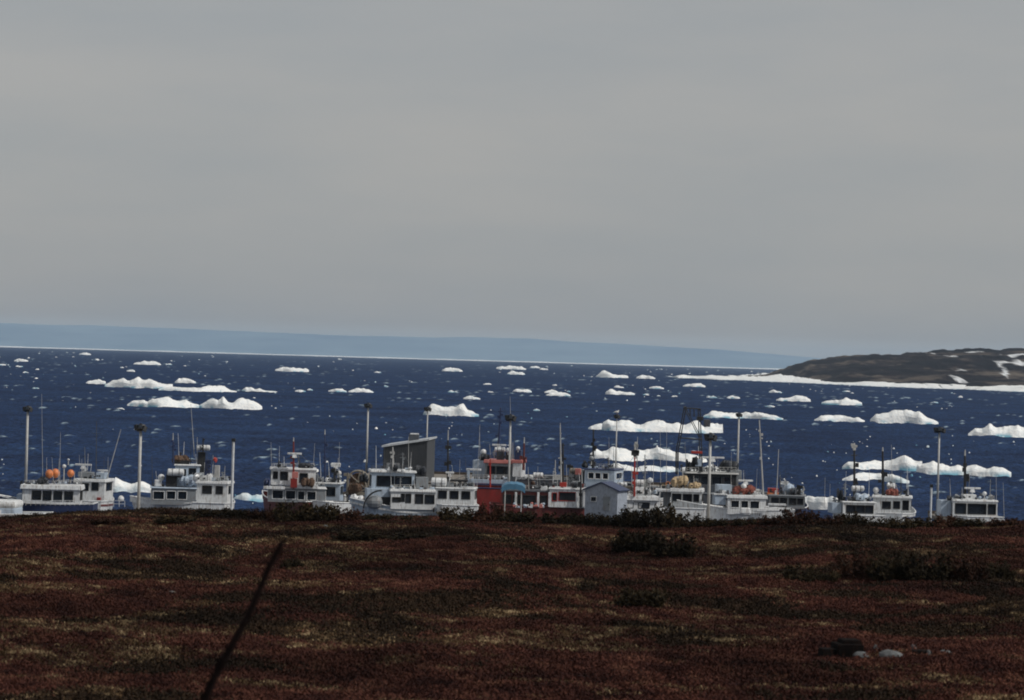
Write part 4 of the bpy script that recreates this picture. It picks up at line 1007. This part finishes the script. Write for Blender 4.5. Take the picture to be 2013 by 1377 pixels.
# -- P red and white mast boat with canisters
b = Boat(FV, 'white boat with tall red and white mast and rounded foredeck', FB, 294, 1250, 985, 5)
b.hull(12, 4, 4, 988, 'white', uc=1250, bow=.8)
b.cabin(1192, 1292, 984, 1004, [(1198, 1206, 988, 998), (1226, 1244, 988, 998), (1256, 1276, 988, 998)], depth=3, roof_t=9, over=5)
ms = b.mast(1246, 976, 1247, 898, 4.5, 'bright_red', y=-.3); b.mast(1247, 898, 1248, 886, 7, 'black', y=-.3); b.mast(1247.5, 886, 1248, 870, 4.5, 'pale_steel', y=-.3, bars=())
b.raft(1245, 1268, 944, 956, y=.8); b.raft(1214, 1234, 949, 957, y=.6); b.box('deck_locker', 1214, 1245, 957, 972, 1, 2, 'cream'); b.box('deck_locker', 1246, 1268, 958, 972, .6, 1.6, 'white', bevel=.06)
b.mast(1256, 960, 1257, 880, 2.6, 'pale_steel', y=1.6, tip=20); b.mast(1272, 985, 1271, 895, 3, 'grey', y=1.2, bars=((.9, 8), (.6, 10))); b.box('mast_box', 1268, 1278, 944, 960, 1, 1.5, 'pale_steel')
b.heap('rope_pile', 1275, 1283, 962, 975, 'white', seed=80, n=3); b.clutter(1205, 1295, 972, 16, 81, hmax=10, mats=('grey', 'white', 'black', 'pale_blue', 'net')); b.dome(1281, 946, 6, post=14); b.whip(1287, 972, 1288, 905); b.whip(1302, 972, 1301, 850); b.whip(1313, 972, 1314, 840)
b.stays((1247, 900), [(1200, 975), (1290, 972)])
# -- Q white cabin boat
b = Boat(FV, 'white boat with slim roof below the orange gear', FB, 284, 1340, 990, -6)
b.hull(9.5, 3.8, 95, 1000, 'white', uc=1345, bow=.5)
b.cabin(1319, 1379, 968, 1004, [(1322, 1338, 972, 985), (1343, 1359, 972, 985), (1364, 1373, 972, 985)], depth=3, roof_t=7, over=3, roof_m='white')
b.box('roof_extension', 1292, 1322, 962, 968, .2, 3, 'white', bevel=.06); b.box('aft_bulkhead', 1302, 1316, 969, 1000, 1.2, 1.4, 'grey'); b.mast(1296, 1000, 1297, 968, 2.5, 'white', y=0)
b.heap('orange_gear', 1318, 1352, 936, 958, 'tan', seed=90, n=7); b.dome(1336, 946, 5, post=12); b.heap('net_heap', 1352, 1378, 948, 962, 'tan', seed=91, n=5); b.clutter(1295, 1376, 961, 14, 92, mats=('net', 'tan', 'grey', 'black'), hmax=12)
buoy('small orange buoy left of the tan gear on the slim roof', 1313, 952, 5, 286); buoy('small orange buoy right of the tan gear on the slim roof', 1358, 956, 4.5, 286)
# -- R dark vessel with black gantry
b = Boat(FV, 'dark grey vessel with tall black gantry and overhanging white roof line', 'trawler', 305, 1405, 985, 4)
b.hull(17, 5.8, 178, 972, 'dark_grey', uc=1405, bow=.9, trim='grey', bulwark=.9, yc=3)
b.cabin(1352, 1450, 933, 960, [(1358, 1374, 938, 953), (1380, 1396, 938, 953), (1402, 1420, 938, 953), (1426, 1442, 938, 953)], m='black', depth=4, y=.8, frame='dark_grey', roof_t=3.2, roof_m='pale_steel', over=5)
b.box('hull_casing', 1378, 1450, 955, 1000, .2, 1.4, 'dark_grey'); b.box('side_box', 1436, 1462, 926, 950, 1.2, 3, 'grey')
ga = MB()
for yy in (1.5, 3.0):
    ga.tube(b.P(1336, 890, yy), b.P(1352, 802, yy), .055); ga.tube(b.P(1383, 890, yy), b.P(1380, 806, yy), .055); ga.tube(b.P(1351, 803, yy), b.P(1381, 805, yy), .055); ga.tube(b.P(1336, 935, yy), b.P(1336, 890, yy), .08); ga.tube(b.P(1384, 930, yy), b.P(1383, 890, yy), .08)
    ga.tube(b.P(1342, 862, yy), b.P(1384, 866, yy), .05); ga.tube(b.P(1352, 804, yy), b.P(1384, 866, yy), .04)
for q in ((1352, 802), (1380, 806)): ga.tube(b.P(*q, 1.5), b.P(*q, 3.0), .09)
for (uu, vv) in ((1360, 808), (1368, 808)): ga.tube(b.P(uu, 803, 1.5), b.P(uu, vv + 12, 1.5), .05)
ga.build('gantry', 'black', b.root); b.box('gantry_block', 1374, 1386, 820, 828, 1.4, 1.9, 'black'); b.box('gantry_block', 1388, 1400, 826, 840, 1.4, 1.9, 'dark_grey')
b.box('sign_board', 1362, 1384, 888, 893, 1.3, 1.6, 'bright_red'); b.radar(1383, 1428, 901, y=1.5, post=22); b.heap('dark_gear', 1351, 1364, 904, 928, 'tarp', y=1.6, seed=95, n=4); b.heap('dark_gear', 1364, 1380, 896, 926, 'tarp', y=1.8, seed=96, n=5); b.heap('dark_gear', 1420, 1456, 906, 928, 'tarp', y=1.8, seed=97, n=7)
b.box('pale_locker', 1370, 1382, 904, 918, 1.2, 1.6, 'pale_blue'); b.clutter(1340, 1450, 928, 12, 98, mats=('black', 'dark_grey', 'grey'), hmax=12); b.rail(1352, 1450, 920, 928, .9, 12, 'pale_steel')
# -- T white boat
b = Boat(FV, 'white open sided boat with raised radar right of the thick lamp mast', FB, 282, 1465, 990, 5)
b.hull(10, 3.8, 176, 1004, 'white', uc=1460, bow=.7)
b.cabin(1430, 1506, 981, 1012, [(1437, 1452, 985, 998), (1457, 1470, 985, 998), (1475, 1492, 985, 999)], depth=2.8, roof_t=7, over=3, frame='white')
b.box('side_box', 1406, 1428, 973, 993, .4, 2, 'pale_blue'); b.box('side_box_lid', 1404, 1430, 971, 974, .3, 2.1, 'white'); b.radar(1454, 1483, 946, post=18); b.box('upper_console', 1412, 1442, 954, 972, 1, 2.2, 'pale_blue')
b.heap('net_heap', 1442, 1490, 956, 974, 'rednet', y=1.2, seed=100, n=9); b.dome(1465, 957, 6, y=.8, post=8); b.mast(1503, 975, 1495, 826, 3.6, 'pale_steel', y=.6); b.mast(1533, 975, 1537, 885, 2, 'pale_steel', y=1.5); b.clutter(1410, 1505, 973, 14, 101, hmax=10)
b.box('tender', 1452, 1475, 998, 1010, -.6, -.2, 'white', bevel=.1, taper=.8); b.box('rail_board', 1486, 1506, 1000, 1006, -.4, -.2, 'white'); b.whip(1440, 955, 1441, 890)
# -- U bluish boat with red box
b = Boat(FV, 'bluish boat with bright red box and bundled tarpaulin on top', FB, 290, 1548, 990, -5)
b.hull(9.5, 3.6, 72, 1002, 'navy', uc=1546, bow=.4, yc=4)
b.cabin(1512, 1582, 976, 1000, [(1517, 1530, 980, 990), (1534, 1546, 980, 990), (1552, 1564, 980, 991), (1568, 1578, 980, 990)], m='grey', depth=3, roof_t=2.5, roof_m='grey')
b.box('fish_box', 1509, 1530, 961, 973, .6, 1.8, 'bright_red'); b.box('fish_box_rim', 1508, 1531, 970, 974, .55, 1.85, 'orange'); b.heap('tarpaulin', 1536, 1562, 950, 974, 'pale_blue', seed=104, n=6); b.mast(1545, 974, 1543, 944, 5, 'white', y=.6)
b.mast(1572, 974, 1572, 955, 5, 'black'); b.mast(1578, 974, 1579, 956, 2.5, 'pale_steel'); b.box('white_gunwale', 1510, 1545, 990, 994, -.5, -.2, 'white'); b.clutter(1512, 1582, 974, 12, 105, hmax=14); b.heap('rope_pile', 1516, 1532, 996, 1004, 'white', y=-.5, seed=106, n=3)
b.heap('tarpaulin', 1552, 1566, 958, 974, 'dark_grey', y=.4, seed=107, n=4)
# -- W boat with wide dark window
b = Boat(FV, 'white boat with one wide dark window and black mast', FB, 280, 1688, 1000, 4)
b.hull(9.5, 4, 92, 1014, 'white', uc=1690, bow=.5)
b.cabin(1657, 1720, 989, 1018, [(1664, 1681, 994, 1008), (1683, 1699, 994, 1008), (1701, 1716, 994, 1008)], depth=3, roof_t=2.5, frame='rubber')
b.box('side_house', 1637, 1656, 990, 1010, .5, 2.8, 'pale_blue'); b.raft(1677, 1702, 956, 967, y=.8); b.mast(1684, 988, 1684, 886, 5.5, 'black', y=1.2, bars=((.9, 12),), tip=14); b.mast(1684, 886, 1684, 873, 5, 'pale_steel', y=1.2)
b.heap('dark_gear', 1648, 1660, 962, 984, 'tarp', seed=110, n=4); b.heap('canvas_cover', 1682, 1712, 970, 986, 'pale_blue', seed=111, n=6); b.clutter(1640, 1720, 988, 14, 112, mats=('black', 'grey', 'navy', 'white'), hmax=14); b.whip(1624, 995, 1625, 940); b.whip(1634, 995, 1635, 952)
# -- X boat beside it
b = Boat(FV, 'white boat with red netting piled on its roof', FB, 286, 1758, 1000, -8)
b.hull(9.5, 3.8, 80, 1010, 'white', uc=1758, bow=.6, stripe='navy')
b.cabin(1716, 1790, 980, 1014, [(1735, 1750, 987, 1000), (1757, 1768, 986, 999), (1775, 1785, 984, 1002)], depth=3, roof_t=4.5)
b.mast(1736, 978, 1735, 888, 6, 'black', y=.8, tip=8); b.heap('red_netting', 1741, 1767, 962, 979, 'rednet', seed=115, n=7); b.heap('canvas_cover', 1742, 1760, 950, 964, 'white', seed=116, n=4, y=1.6); b.mast(1781, 982, 1782, 962, 4, 'black'); b.clutter(1720, 1788, 978, 10, 117, hmax=9); b.whip(1754, 975, 1752, 875); b.whip(1768, 975, 1757, 945, wpx=1.6)
b.dome(1722, 965, 6, post=8); b.rail(1720, 1790, 1004, 1012, -.4, 7, 'white')
# -- Z rightmost boat
b = Boat(FV, 'rightmost white boat with three large windows and black mast', FB, 284, 1918, 1000, 3)
b.hull(11, 4, 92, 1016, 'white', uc=1918, bow=.5)
b.cabin(1873, 1961, 987, 1022, [(1878, 1898, 991, 1010), (1903, 1938, 991, 1010), (1943, 1957, 991, 1010)], depth=3, roof_t=4, over=2)
b.box('side_house', 1852, 1874, 985, 1016, .8, 2.8, 'pale_blue'); b.radar(1899, 1931, 961, post=14); b.box('roof_console', 1896, 1922, 973, 984, .6, 1.8, 'white', bevel=.06); b.mast(1901, 982, 1901, 897, 6.5, 'black', y=1, tip=12); b.dome(1940, 972, 4.5, post=8); b.heap('dark_gear', 1864, 1876, 975, 985, 'tarp', seed=120, n=3)
b.box('fish_box', 1944, 1958, 1019, 1024, -.4, -.1, 'orange'); b.clutter(1876, 1958, 983, 13, 121, hmax=8); b.whip(1964, 1020, 1963, 935); b.whip(1979, 1020, 1977, 950); b.mast(1952, 985, 1953, 976, 5, 'grey'); b.rail(1876, 1960, 1013, 1020, -.4, 8, 'white')

for i_, b_ in enumerate(BOATS): b_.gear(300 + i_)

# ------------------------------------------------------------------ wharf, pier, shed
def wharf(label, x0, x1, y0, y1, z):
    t = empty('wharf', ((x0 + x1) / 2, (y0 + y1) / 2, 0), label, 'wharf'); t['kind'] = 'structure'
    cx_, cy_ = (x0 + x1) / 2, (y0 + y1) / 2
    MB().box((0, 0, z - .2), (x1 - x0, y1 - y0, .4)).build('deck', 'deck', t)
    MB().box((0, (y1 - y0) / 2 - .15, z + .16), (x1 - x0, .3, .3)).build('cap_log', 'timber', t)
    MB().box((0, -(y1 - y0) / 2 + .15, z + .16), (x1 - x0, .3, .3)).build('cap_log', 'timber', t)
    n = max(1, int((x1 - x0) / 3.5))
    me = None
    for i in range(n + 1):
        for yy in (-(y1 - y0) / 2 + .3, (y1 - y0) / 2 - .3):
            if me is None:
                o = MB().tube((0, 0, -2.5), (0, 0, z - .4), .17, n=8).build('pile', 'timber', t); me = o.data
            else:
                o = bpy.data.objects.new('pile', me); COL.objects.link(o); o.parent = t
            o.location = (-(x1 - x0) / 2 + i * (x1 - x0) / n, yy, 0)
wharf('long plank wharf behind the tundra rise', -58, 58, 238, 270, 1.75)
wharf('far finger pier carrying the grey shed', W(716, 940, 390).x, W(1150, 940, 390).x, 368, 404, 1.5)
wharf('short far pier block under the right lamp mast', W(1180, 940, 383).x, W(1475, 940, 383).x, 352, 392, 1.4)
wharf('small pier head at the right under a lamp mast', W(1832, 1000, 327).x, W(1866, 1000, 327).x, 324, 330, 1.6)
# grey shed
t = empty('wharf_shed', W(798, 940, 374) * Vector((1, 1, 0)) if False else Vector((W(798, 940, 374).x, 374, 1.5)), 'dark grey steel shed with sloping pale roof on the far pier', 'shed', rz=math.radians(0))
kk = 374 / FPX; zl = W(752, 880, 374).z - 1.5; zr = W(838, 866, 374).z - 1.5; xl = (752 - 798) * kk; xr = (838 - 798) * kk; xb = (849 - 798) * kk; dp = 11.0
f = [(xl, 0, 0), (xr, 0, 0), (xr, 0, zr), (xl, 0, zl)]; r = [(x + (xb - xr) * 1.0, y_ + dp, z + .0) for x, y_, z in f]
MB().add(f + r, [(0, 1, 2, 3), (1, 5, 6, 2), (5, 4, 7, 6), (4, 0, 3, 7)]).build('wall', 'siding', t)
ov = .22
rf = [(xl - ov, -ov, zl), (xr + ov, -ov, zr), (xr + ov + (xb - xr) * 1.0, dp + ov, zr), (xl - ov + (xb - xr) * 1.0, dp + ov, zl)]
MB().add([(x, y_, z + .02) for x, y_, z in rf] + [(x, y_, z + .24) for x, y_, z in rf], [(3, 2, 1, 0), (4, 5, 6, 7), (0, 1, 5, 4), (1, 2, 6, 5), (2, 3, 7, 6), (3, 0, 4, 7)]).build('roof', 'roofing', t)
rb_ = MB()
for i in range(22):
    x = xl + (xr - xl) * (i + .5) / 22; rb_.box((x, -.02, (zl + (zr - zl) * (i + .5) / 22) / 2), (.05, .05, (zl + (zr - zl) * (i + .5) / 22) - .02))
tag(rb_.build('siding_rib', 'siding', t), kind='stuff')
vb_ = MB().box((xl + 57 * kk, 5.0, zl + .95), (20 * kk, 1.6, 1.3)).build('roof_vent', 'dark_grey', t); MB().box((xl + 58 * kk, 5.0, zl + 1.65), (16 * kk, 1.7, .12)).build('vent_cap', 'white', vb_)
MB().box((xl + 20 * kk, -.06, 1.2), (1.6, .08, 2.3)).build('door', 'grey', t)

# ------------------------------------------------------------------ lamp masts
def lamp_mast(label, ut, vt, ub, D, base, wpx, hw=18, hh=14, double=0):
    top = W(ut, vt, D); k = D / FPX
    bz = base; dx = 0.0
    t = empty('lamp_mast', (top.x, D, bz), label, 'lamp mast', 'floodlight masts along the wharf')
    H_ = top.z - bz; r = wpx * k * .42
    MB().tube((0, 0, 0), (0, 0, H_ - .25), r * 1.15, r * .8, n=10).build('pole', 'pale_steel', t, smooth=True)
    MB().box((0, 0, .15), (r * 4, r * 4, .3)).build('base_block', 'grey', t)
    a = MB(); w2 = hw * k / 2
    a.box((0, 0, H_ - hh * k * .55), (w2 * 1.5, .14, .10)); a.box((0, 0, H_ - hh * k * .55), (.14, w2 * 1.5, .10)); a.tube((0, 0, H_ - .4), (0, 0, H_ + .05), r * .9, n=8)
    a.build('head_frame', 'black', t)
    me = None
    for i, (sx_, sy_) in enumerate(((-1, -.5), (1, -.5), (0, -1), (-.6, .8), (.6, .8))):
        if me is None:
            q = MB().box((0, 0, 0), (hw * k * .42, .34, hh * k * .55), taper=.72); o = q.build('floodlight', 'black', t); me = o.data
            ln = MB().box((0, -.18, 0), (hw * k * .30, .03, hh * k * .36)).build('lens', 'glass', o); lm = ln.data
        else:
            o = bpy.data.objects.new('floodlight', me); COL.objects.link(o); o.parent = t
            ln = bpy.data.objects.new('lens', lm); COL.objects.link(ln); ln.parent = o
        o.location = (sx_ * w2 * .68, sy_ * w2 * .5, H_ - hh * k * (.36 + .12 * (i % 2)))
        o.rotation_euler = (math.radians(-28 if sy_ < 0 else 208 - 180), 0, math.atan2(-sx_ * .8, -sy_) if sy_ < 0 else math.pi + sx_)
    return t
lamp_mast('leftmost lamp mast behind the low white boat', 55, 799, 47, 297, 1.5, 6.5, 17, 14)
lamp_mast('thick pale lamp mast before the rounded white berg', 277, 834, 273, 243, 1.75, 7.5, 22, 18)
lamp_mast('thin lamp mast standing above the net drum', 724, 793, 722, 379, 1.5, 4.5, 14, 12)
lamp_mast('lamp mast rising behind the grey shed', 841, 800, 839, 395, 1.5, 3.4, 13, 11)
lamp_mast('lamp mast in front of the red vessel bridge', 1004, 815, 1003, 300, 1.5, 5.0, 20, 17)
lamp_mast('slender lamp mast crossing the jagged middle floe', 1213, 815, 1212, 372, 1.4, 3.2, 10, 10)
lamp_mast('thickest lamp mast beside the dark gantry vessel', 1397, 852, 1391, 266, 1.75, 7.0, 23, 19)
lamp_mast('lamp mast overlapping the smooth long floe', 1453, 812, 1450, 383, 1.4, 4.6, 11, 10)
lamp_mast('rightmost lamp mast between the two right boats', 1847, 840, 1848, 327, 1.6, 5.0, 22, 14)
# gull on the slender lamp mast
p = W(1213, 811, 372); g = empty('gull', p, 'white gull perched on the slender lamp mast', 'gull')
mb = MB().ball((0, 0, .05), (.22, .13, .14), 10, 7); mb.ball((.17, 0, .2), .08, 8, 6); mb.tube((.24, 0, .2), (.33, 0, .18), .02, .005, 5); mb.tube((-.18, 0, .05), (-.42, 0, .0), .07, .02, 6); mb.build('body', 'bird', g, smooth=True)
mb = MB()
for s_ in (-1, 1): mb.tube((0, s_ * .05, -.05), (0, s_ * .05, -.2), .012, n=4)
mb.build('leg', 'orange', g)
# free-standing posts
def post(name, label, u, vt, vb, D, wpx, m, base=-1.5, cap=None):
    a = W(u, vt, D); t = empty(name, (a.x, D, base), label, 'post'); H_ = a.z - base
    MB().tube((0, 0, 0), (0, 0, H_), wpx * D / FPX / 2, n=8).build('shaft', m, t)
    if cap: MB().box((0, 0, H_ + .12), (wpx * D / FPX * 1.5, .3, .3)).build('cap', cap, t)
post('mooring_post', 'thick pale post standing alone right of the black funnel boat', 459, 868, 975, 285, 5, 'white', cap='black')
post('mooring_post', 'short pale post left of the rightmost lamp mast', 1831, 958, 1000, 300, 4, 'white', cap='black')

# ------------------------------------------------------------------ shrubs
leafm = {}
for nm, st in (('dark green alder leaves', [(0.35, (0.009, 0.007, 0.004)), (0.65, (0.040, 0.028, 0.013))]), ('red brown willow leaves', [(0.35, (0.016, 0.008, 0.005)), (0.65, (0.055, 0.024, 0.014))])):
    mm = bpy.data.materials.new(nm); mm.use_nodes = True; heath_nodes(mm, st, 3.0); leafm[nm.split()[0]] = mm
def shrub_meshes(seed, m):
    q = random.Random(seed); b = MB(); st = MB()
    for k in range(34):
        a = q.random() * 6.283; L = q.uniform(.5, 1.0); tip = Vector((math.cos(a) * L * .95, math.sin(a) * L * .6, q.uniform(.35, 1.0) * (1 - .45 * L * L)))
        base = Vector((tip.x * .25, tip.y * .25, -.1)); mid = base.lerp(tip, .55) + Vector((0, 0, .12)); st.tube(base, mid, .018, .012, 4); st.tube(mid, tip, .012, .004, 4)
        for j in range(60):
            c = base.lerp(tip, q.uniform(.25, 1.05)) + Vector((q.gauss(0, .10), q.gauss(0, .09), q.gauss(0, .06)))
            s_ = q.uniform(.06, .10); u_ = Vector((q.gauss(0, 1), q.gauss(0, 1), q.gauss(0, 1))).normalized(); v_ = u_.cross(Vector((q.gauss(0, 1), q.gauss(0, 1), q.gauss(0, 1)))).normalized()
            b.add([c - u_ * s_, c - v_ * s_ * .5, c + u_ * s_, c + v_ * s_ * .5], [(0, 1, 2, 3)])
    fo = b.build('foliage', m); so = st.build('stem', 'timber'); return fo, so
protos = {}
for kind in ('dark', 'red'):
    for i in range(3): protos[(kind, i)] = shrub_meshes(200 + i * 7 + (50 if kind == 'red' else 0), leafm[kind])
usedp = set()
def shrub(label, u, v_base, w_px, h_px, kind='dark', D=None, group='low shrubs on the tundra'):
    if D is None:
        d = ray(u, v_base); D = 100.0
        for yq in np.arange(70, 190, .5):
            pz_ = EYE + d.z * yq / d.y
            if pz_ <= ground(d.x * yq / d.y, yq): break
        D = float(yq)
    p = W(u, v_base, D); k = D / FPX; key = (kind, rnd.randrange(3))
    r = empty('low_shrub', (p.x, D, ground(p.x, D) - .03), label, 'shrub', group, rnd.random() * .6)
    sc = (w_px * k / 1.9, max(.5, w_px * k / 2.4), (h_px + 3) * k / .78)
    for pr in protos[key]:
        if (key, pr.name) in usedp: o = pr.copy(); COL.objects.link(o)
        else: o = pr; usedp.add((key, pr.name))
        o.parent = r; o.scale = sc
SH = [
 ('small dark shrub below the two black masts boat', 1665, 1024, 70, 26, 'dark', 163), ('dark shrub under the wide dark window boat', 1712, 1028, 72, 20, 'dark', 163),
 ('dark shrub below the boat with red netting', 1765, 1032, 78, 22, 'dark', 162), ('flat shrub filling the gap before the right lamp mast', 1822, 1031, 80, 18, 'dark', 163),
 ('reddish shrub at the foot of the rightmost lamp mast', 1858, 1029, 66, 24, 'red', 163), ('dark shrub at the foot of the rightmost boat', 1905, 1029, 70, 18, 'dark', 163), ('flat brown shrub at the right end of the crest', 1975, 1026, 80, 16, 'red', 163),
 ('red brown shrub right of the white blocky berg', 1625, 1021, 76, 22, 'red', 162), ('red brown shrub below the white blocky berg', 1570, 1018, 84, 32, 'red', 161), ('brown shrub below the bluish boat', 1520, 1020, 66, 20, 'red', 162),
 ('dark shrub under the thick lamp mast', 1405, 1025, 70, 18, 'dark', 163), ('dark shrub under the raised radar boat', 1462, 1024, 74, 14, 'dark', 163), ('dark shrub under the slim roofed boat', 1352, 1026, 70, 26, 'dark', 163),
 ('tallest dark shrub below the red and white mast', 1302, 1026, 78, 44, 'dark', 162), ('dark shrub below the rounded foredeck boat', 1248, 1026, 82, 40, 'dark', 162), ('dark shrub before the white gabled hut', 1195, 1023, 74, 26, 'dark', 162),
 ('dark shrub left of the white gabled hut', 1142, 1019, 78, 26, 'dark', 162), ('dark shrub below the red framed window', 1090, 1016, 74, 22, 'dark', 162), ('dark shrub under the blue tarpaulin shelter', 1020, 1014, 82, 24, 'dark', 162),
 ('reddish twiggy shrub below the red hull', 962, 1012, 70, 34, 'red', 162), ('dark shrub below the three square windows', 896, 1012, 86, 26, 'dark', 162), ('low shrub below the pale blue boat', 815, 1009, 80, 10, 'dark', 163),
 ('low shrub under the bow rail', 742, 1009, 76, 14, 'dark', 163), ('brown shrub right of the red hulled boat', 680, 1008, 74, 26, 'red', 162), ('dense dark shrub below the low grey boat', 628, 1007, 84, 38, 'dark', 161),
 ('dense dark shrub below the red mast', 572, 1006, 82, 36, 'dark', 161), ('brown shrub left below the red hulled boat', 520, 1004, 66, 20, 'red', 162), ('low dark shrub under the two lobed berg', 465, 1002, 72, 20, 'dark', 162), ('low shrub under the square wheelhouse', 410, 1001, 70, 16, 'dark', 162),
 ('low brown shrub under the three grey windows', 345, 999, 70, 12, 'red', 163),
 ('black round shrub alone on the lower tundra', 1262, 1200, 112, 40, 'dark', None), ('wide dark shrub left of centre below the hedge', 1250, 1092, 100, 44, 'dark', None), ('wide dark shrub adjoining on the right below the hedge', 1318, 1098, 110, 40, 'dark', None),
 ('flat olive shrub at mid right of the tundra', 1570, 1148, 90, 30, 'dark', None), ('flat olive shrub just right of the first olive one', 1625, 1150, 60, 22, 'dark', None),
 ('leftmost of the reddish shrub bank at right', 1680, 1142, 96, 44, 'red', None), ('second of the reddish shrub bank at right', 1745, 1146, 104, 48, 'dark', None), ('third of the reddish shrub bank at right', 1820, 1148, 110, 50, 'dark', None), ('fourth of the reddish shrub bank at right', 1895, 1148, 100, 46, 'red', None), ('last of the reddish shrub bank at right', 1955, 1142, 80, 32, 'dark', None),
 ('small dark shrub beside the leaning pole', 572, 1122, 50, 18, 'dark', None), ('dark shrub on the left upper tundra', 345, 1034, 90, 16, 'dark', None), ('low dark shrub band above tundra centre', 700, 1062, 120, 16, 'dark', None), ('second low dark shrub band above tundra centre', 815, 1064, 110, 14, 'dark', None), ('dark low shrub in the far left tundra', 215, 1036, 80, 14, 'red', None),
]
for s_ in SH: shrub(s_[0], s_[1], s_[2], s_[3], s_[4], s_[5], s_[6])

# ------------------------------------------------------------------ scrap and rocks in the right foreground
def hit(u, v):
    d = ray(u, v)
    for yq in np.arange(66, 190, .25):
        if EYE + d.z * yq / d.y <= ground(d.x * yq / d.y, yq): break
    return Vector((d.x * yq / d.y, yq, ground(d.x * yq / d.y, yq)))
def rock(name, label, u, v, wpx, hpx, m='rock', cat='rock', rz=0.0, seed=1, boxy=False, dy=None, group=None):
    p = hit(u, v); k = p.y / FPX; q = random.Random(seed); mb = MB(); rx, rz_ = wpx * k / 2, hpx * k
    if boxy: mb.box((0, 0, rz_ / 2), (2 * rx, dy or rx, rz_), taper=q.uniform(.8, .95))
    else:
        mb.ball((0, 0, rz_ * .3), (rx, dy or rx * .8, rz_ * .72), 11, 8)
        n_ = [Vector((q.gauss(0, 1), q.gauss(0, 1), q.gauss(0, 1))).normalized() for _ in range(7)]
        mb.v = [v_ * (1 - .16 * max(0, max(v_.normalized().dot(a) for a in n_) - .6) * 2.4) + Vector((q.uniform(-.03, .03) * rx, 0, q.uniform(-.04, .04) * rz_)) for v_ in mb.v]
    o = mb.build(name, m, bevel=.03 if boxy else 0); o.location = p; o.rotation_euler.z = rz
    return tag(o, label, cat, group)
# burnt black wreck box with open lid
p = hit(1665, 1294); k = p.y / FPX
t = empty('scrap_box', p, 'burnt black metal box lying open in the right foreground', 'scrap', rz=.12)
MB().box((0, 0, 13 * k), (52 * k, 1.0, 28 * k)).build('body', 'scrap', t, bevel=.03)
MB().box((6 * k, .1, 30 * k), (40 * k, .8, 9 * k), taper=.9).build('lid', 'scrap', t, bevel=.03)
MB().box((-40 * k, -.1, 8 * k), (34 * k, .7, 18 * k), taper=.85).build('side_flap', 'scrap', t, bevel=.02)
rock('grey_rock', 'blue grey slab leaning against the black scrap', 1692, 1298, 40, 15, seed=3, cat='rock')
rock('grey_rock', 'widest pale slab right of the black scrap', 1752, 1295, 54, 17, seed=5, cat='rock')
rock('grey_rock', 'small pale rock on top beside the black scrap', 1721, 1281, 10, 14, seed=6)
rock('grey_rock', 'pale rock raised left of the dark gap', 1796, 1280, 14, 12, seed=7, dy=.2)
rock('scrap_plate', 'flat black scrap plate between the pale rocks', 1810, 1291, 44, 12, 'scrap', 'scrap', .1, 8, True, .5)
rock('grey_rock', 'brightest small upright rock in the scrap row', 1825, 1294, 9, 16, seed=9)
rock('grey_rock', 'rightmost pale slab of the scrap row', 1858, 1290, 28, 11, seed=10)
rock('grey_rock', 'lone pale stone on the left tundra', 336, 1170, 26, 7, seed=11)
rock('grey_rock', 'tiny pale stone near the top of the tundra', 640, 1038, 10, 5, seed=12)
rock('grey_rock', 'small pale stone left of the leaning pole top', 475, 1090, 12, 5, seed=13)

# ------------------------------------------------------------------ leaning pole close to the camera
a = W(556, 1068, 30); bt = W(395, 1390, 30); dd = (bt - a); gz = ground(bt.x + dd.x * .4, 30)
f_ = (a.z - gz + .3) / (a.z - bt.z); foot = a + dd * f_
t = empty('leaning_pole', foot, 'dark wooden pole leaning right in the near left foreground', 'pole')
mb = MB(); prev = Vector((0, 0, 0)); N_ = 14; pts = []
for i in range(N_ + 1):
    q = (a - foot) * (i / N_) + Vector((.018 * math.sin(i * 1.3), .02 * math.cos(i * .9), 0)); pts.append(q)
for i in range(N_):
    mb.tube(pts[i], pts[i + 1], .058 - .026 * i / N_, .058 - .026 * (i + 1) / N_, n=9)
mb.build('shaft', 'stake', t, smooth=False)
mb = MB(); mb.tube(pts[-1] - (a - foot).normalized() * .12, pts[-1] + (a - foot).normalized() * .04, .036, .02, n=7); mb.build('broken_tip', 'stake', t)
mb = MB(); mb.tube(pts[-2], pts[-2] + Vector((-.10, 0, .10)), .012, .005, n=5); mb.build('splinter', 'stake', t)
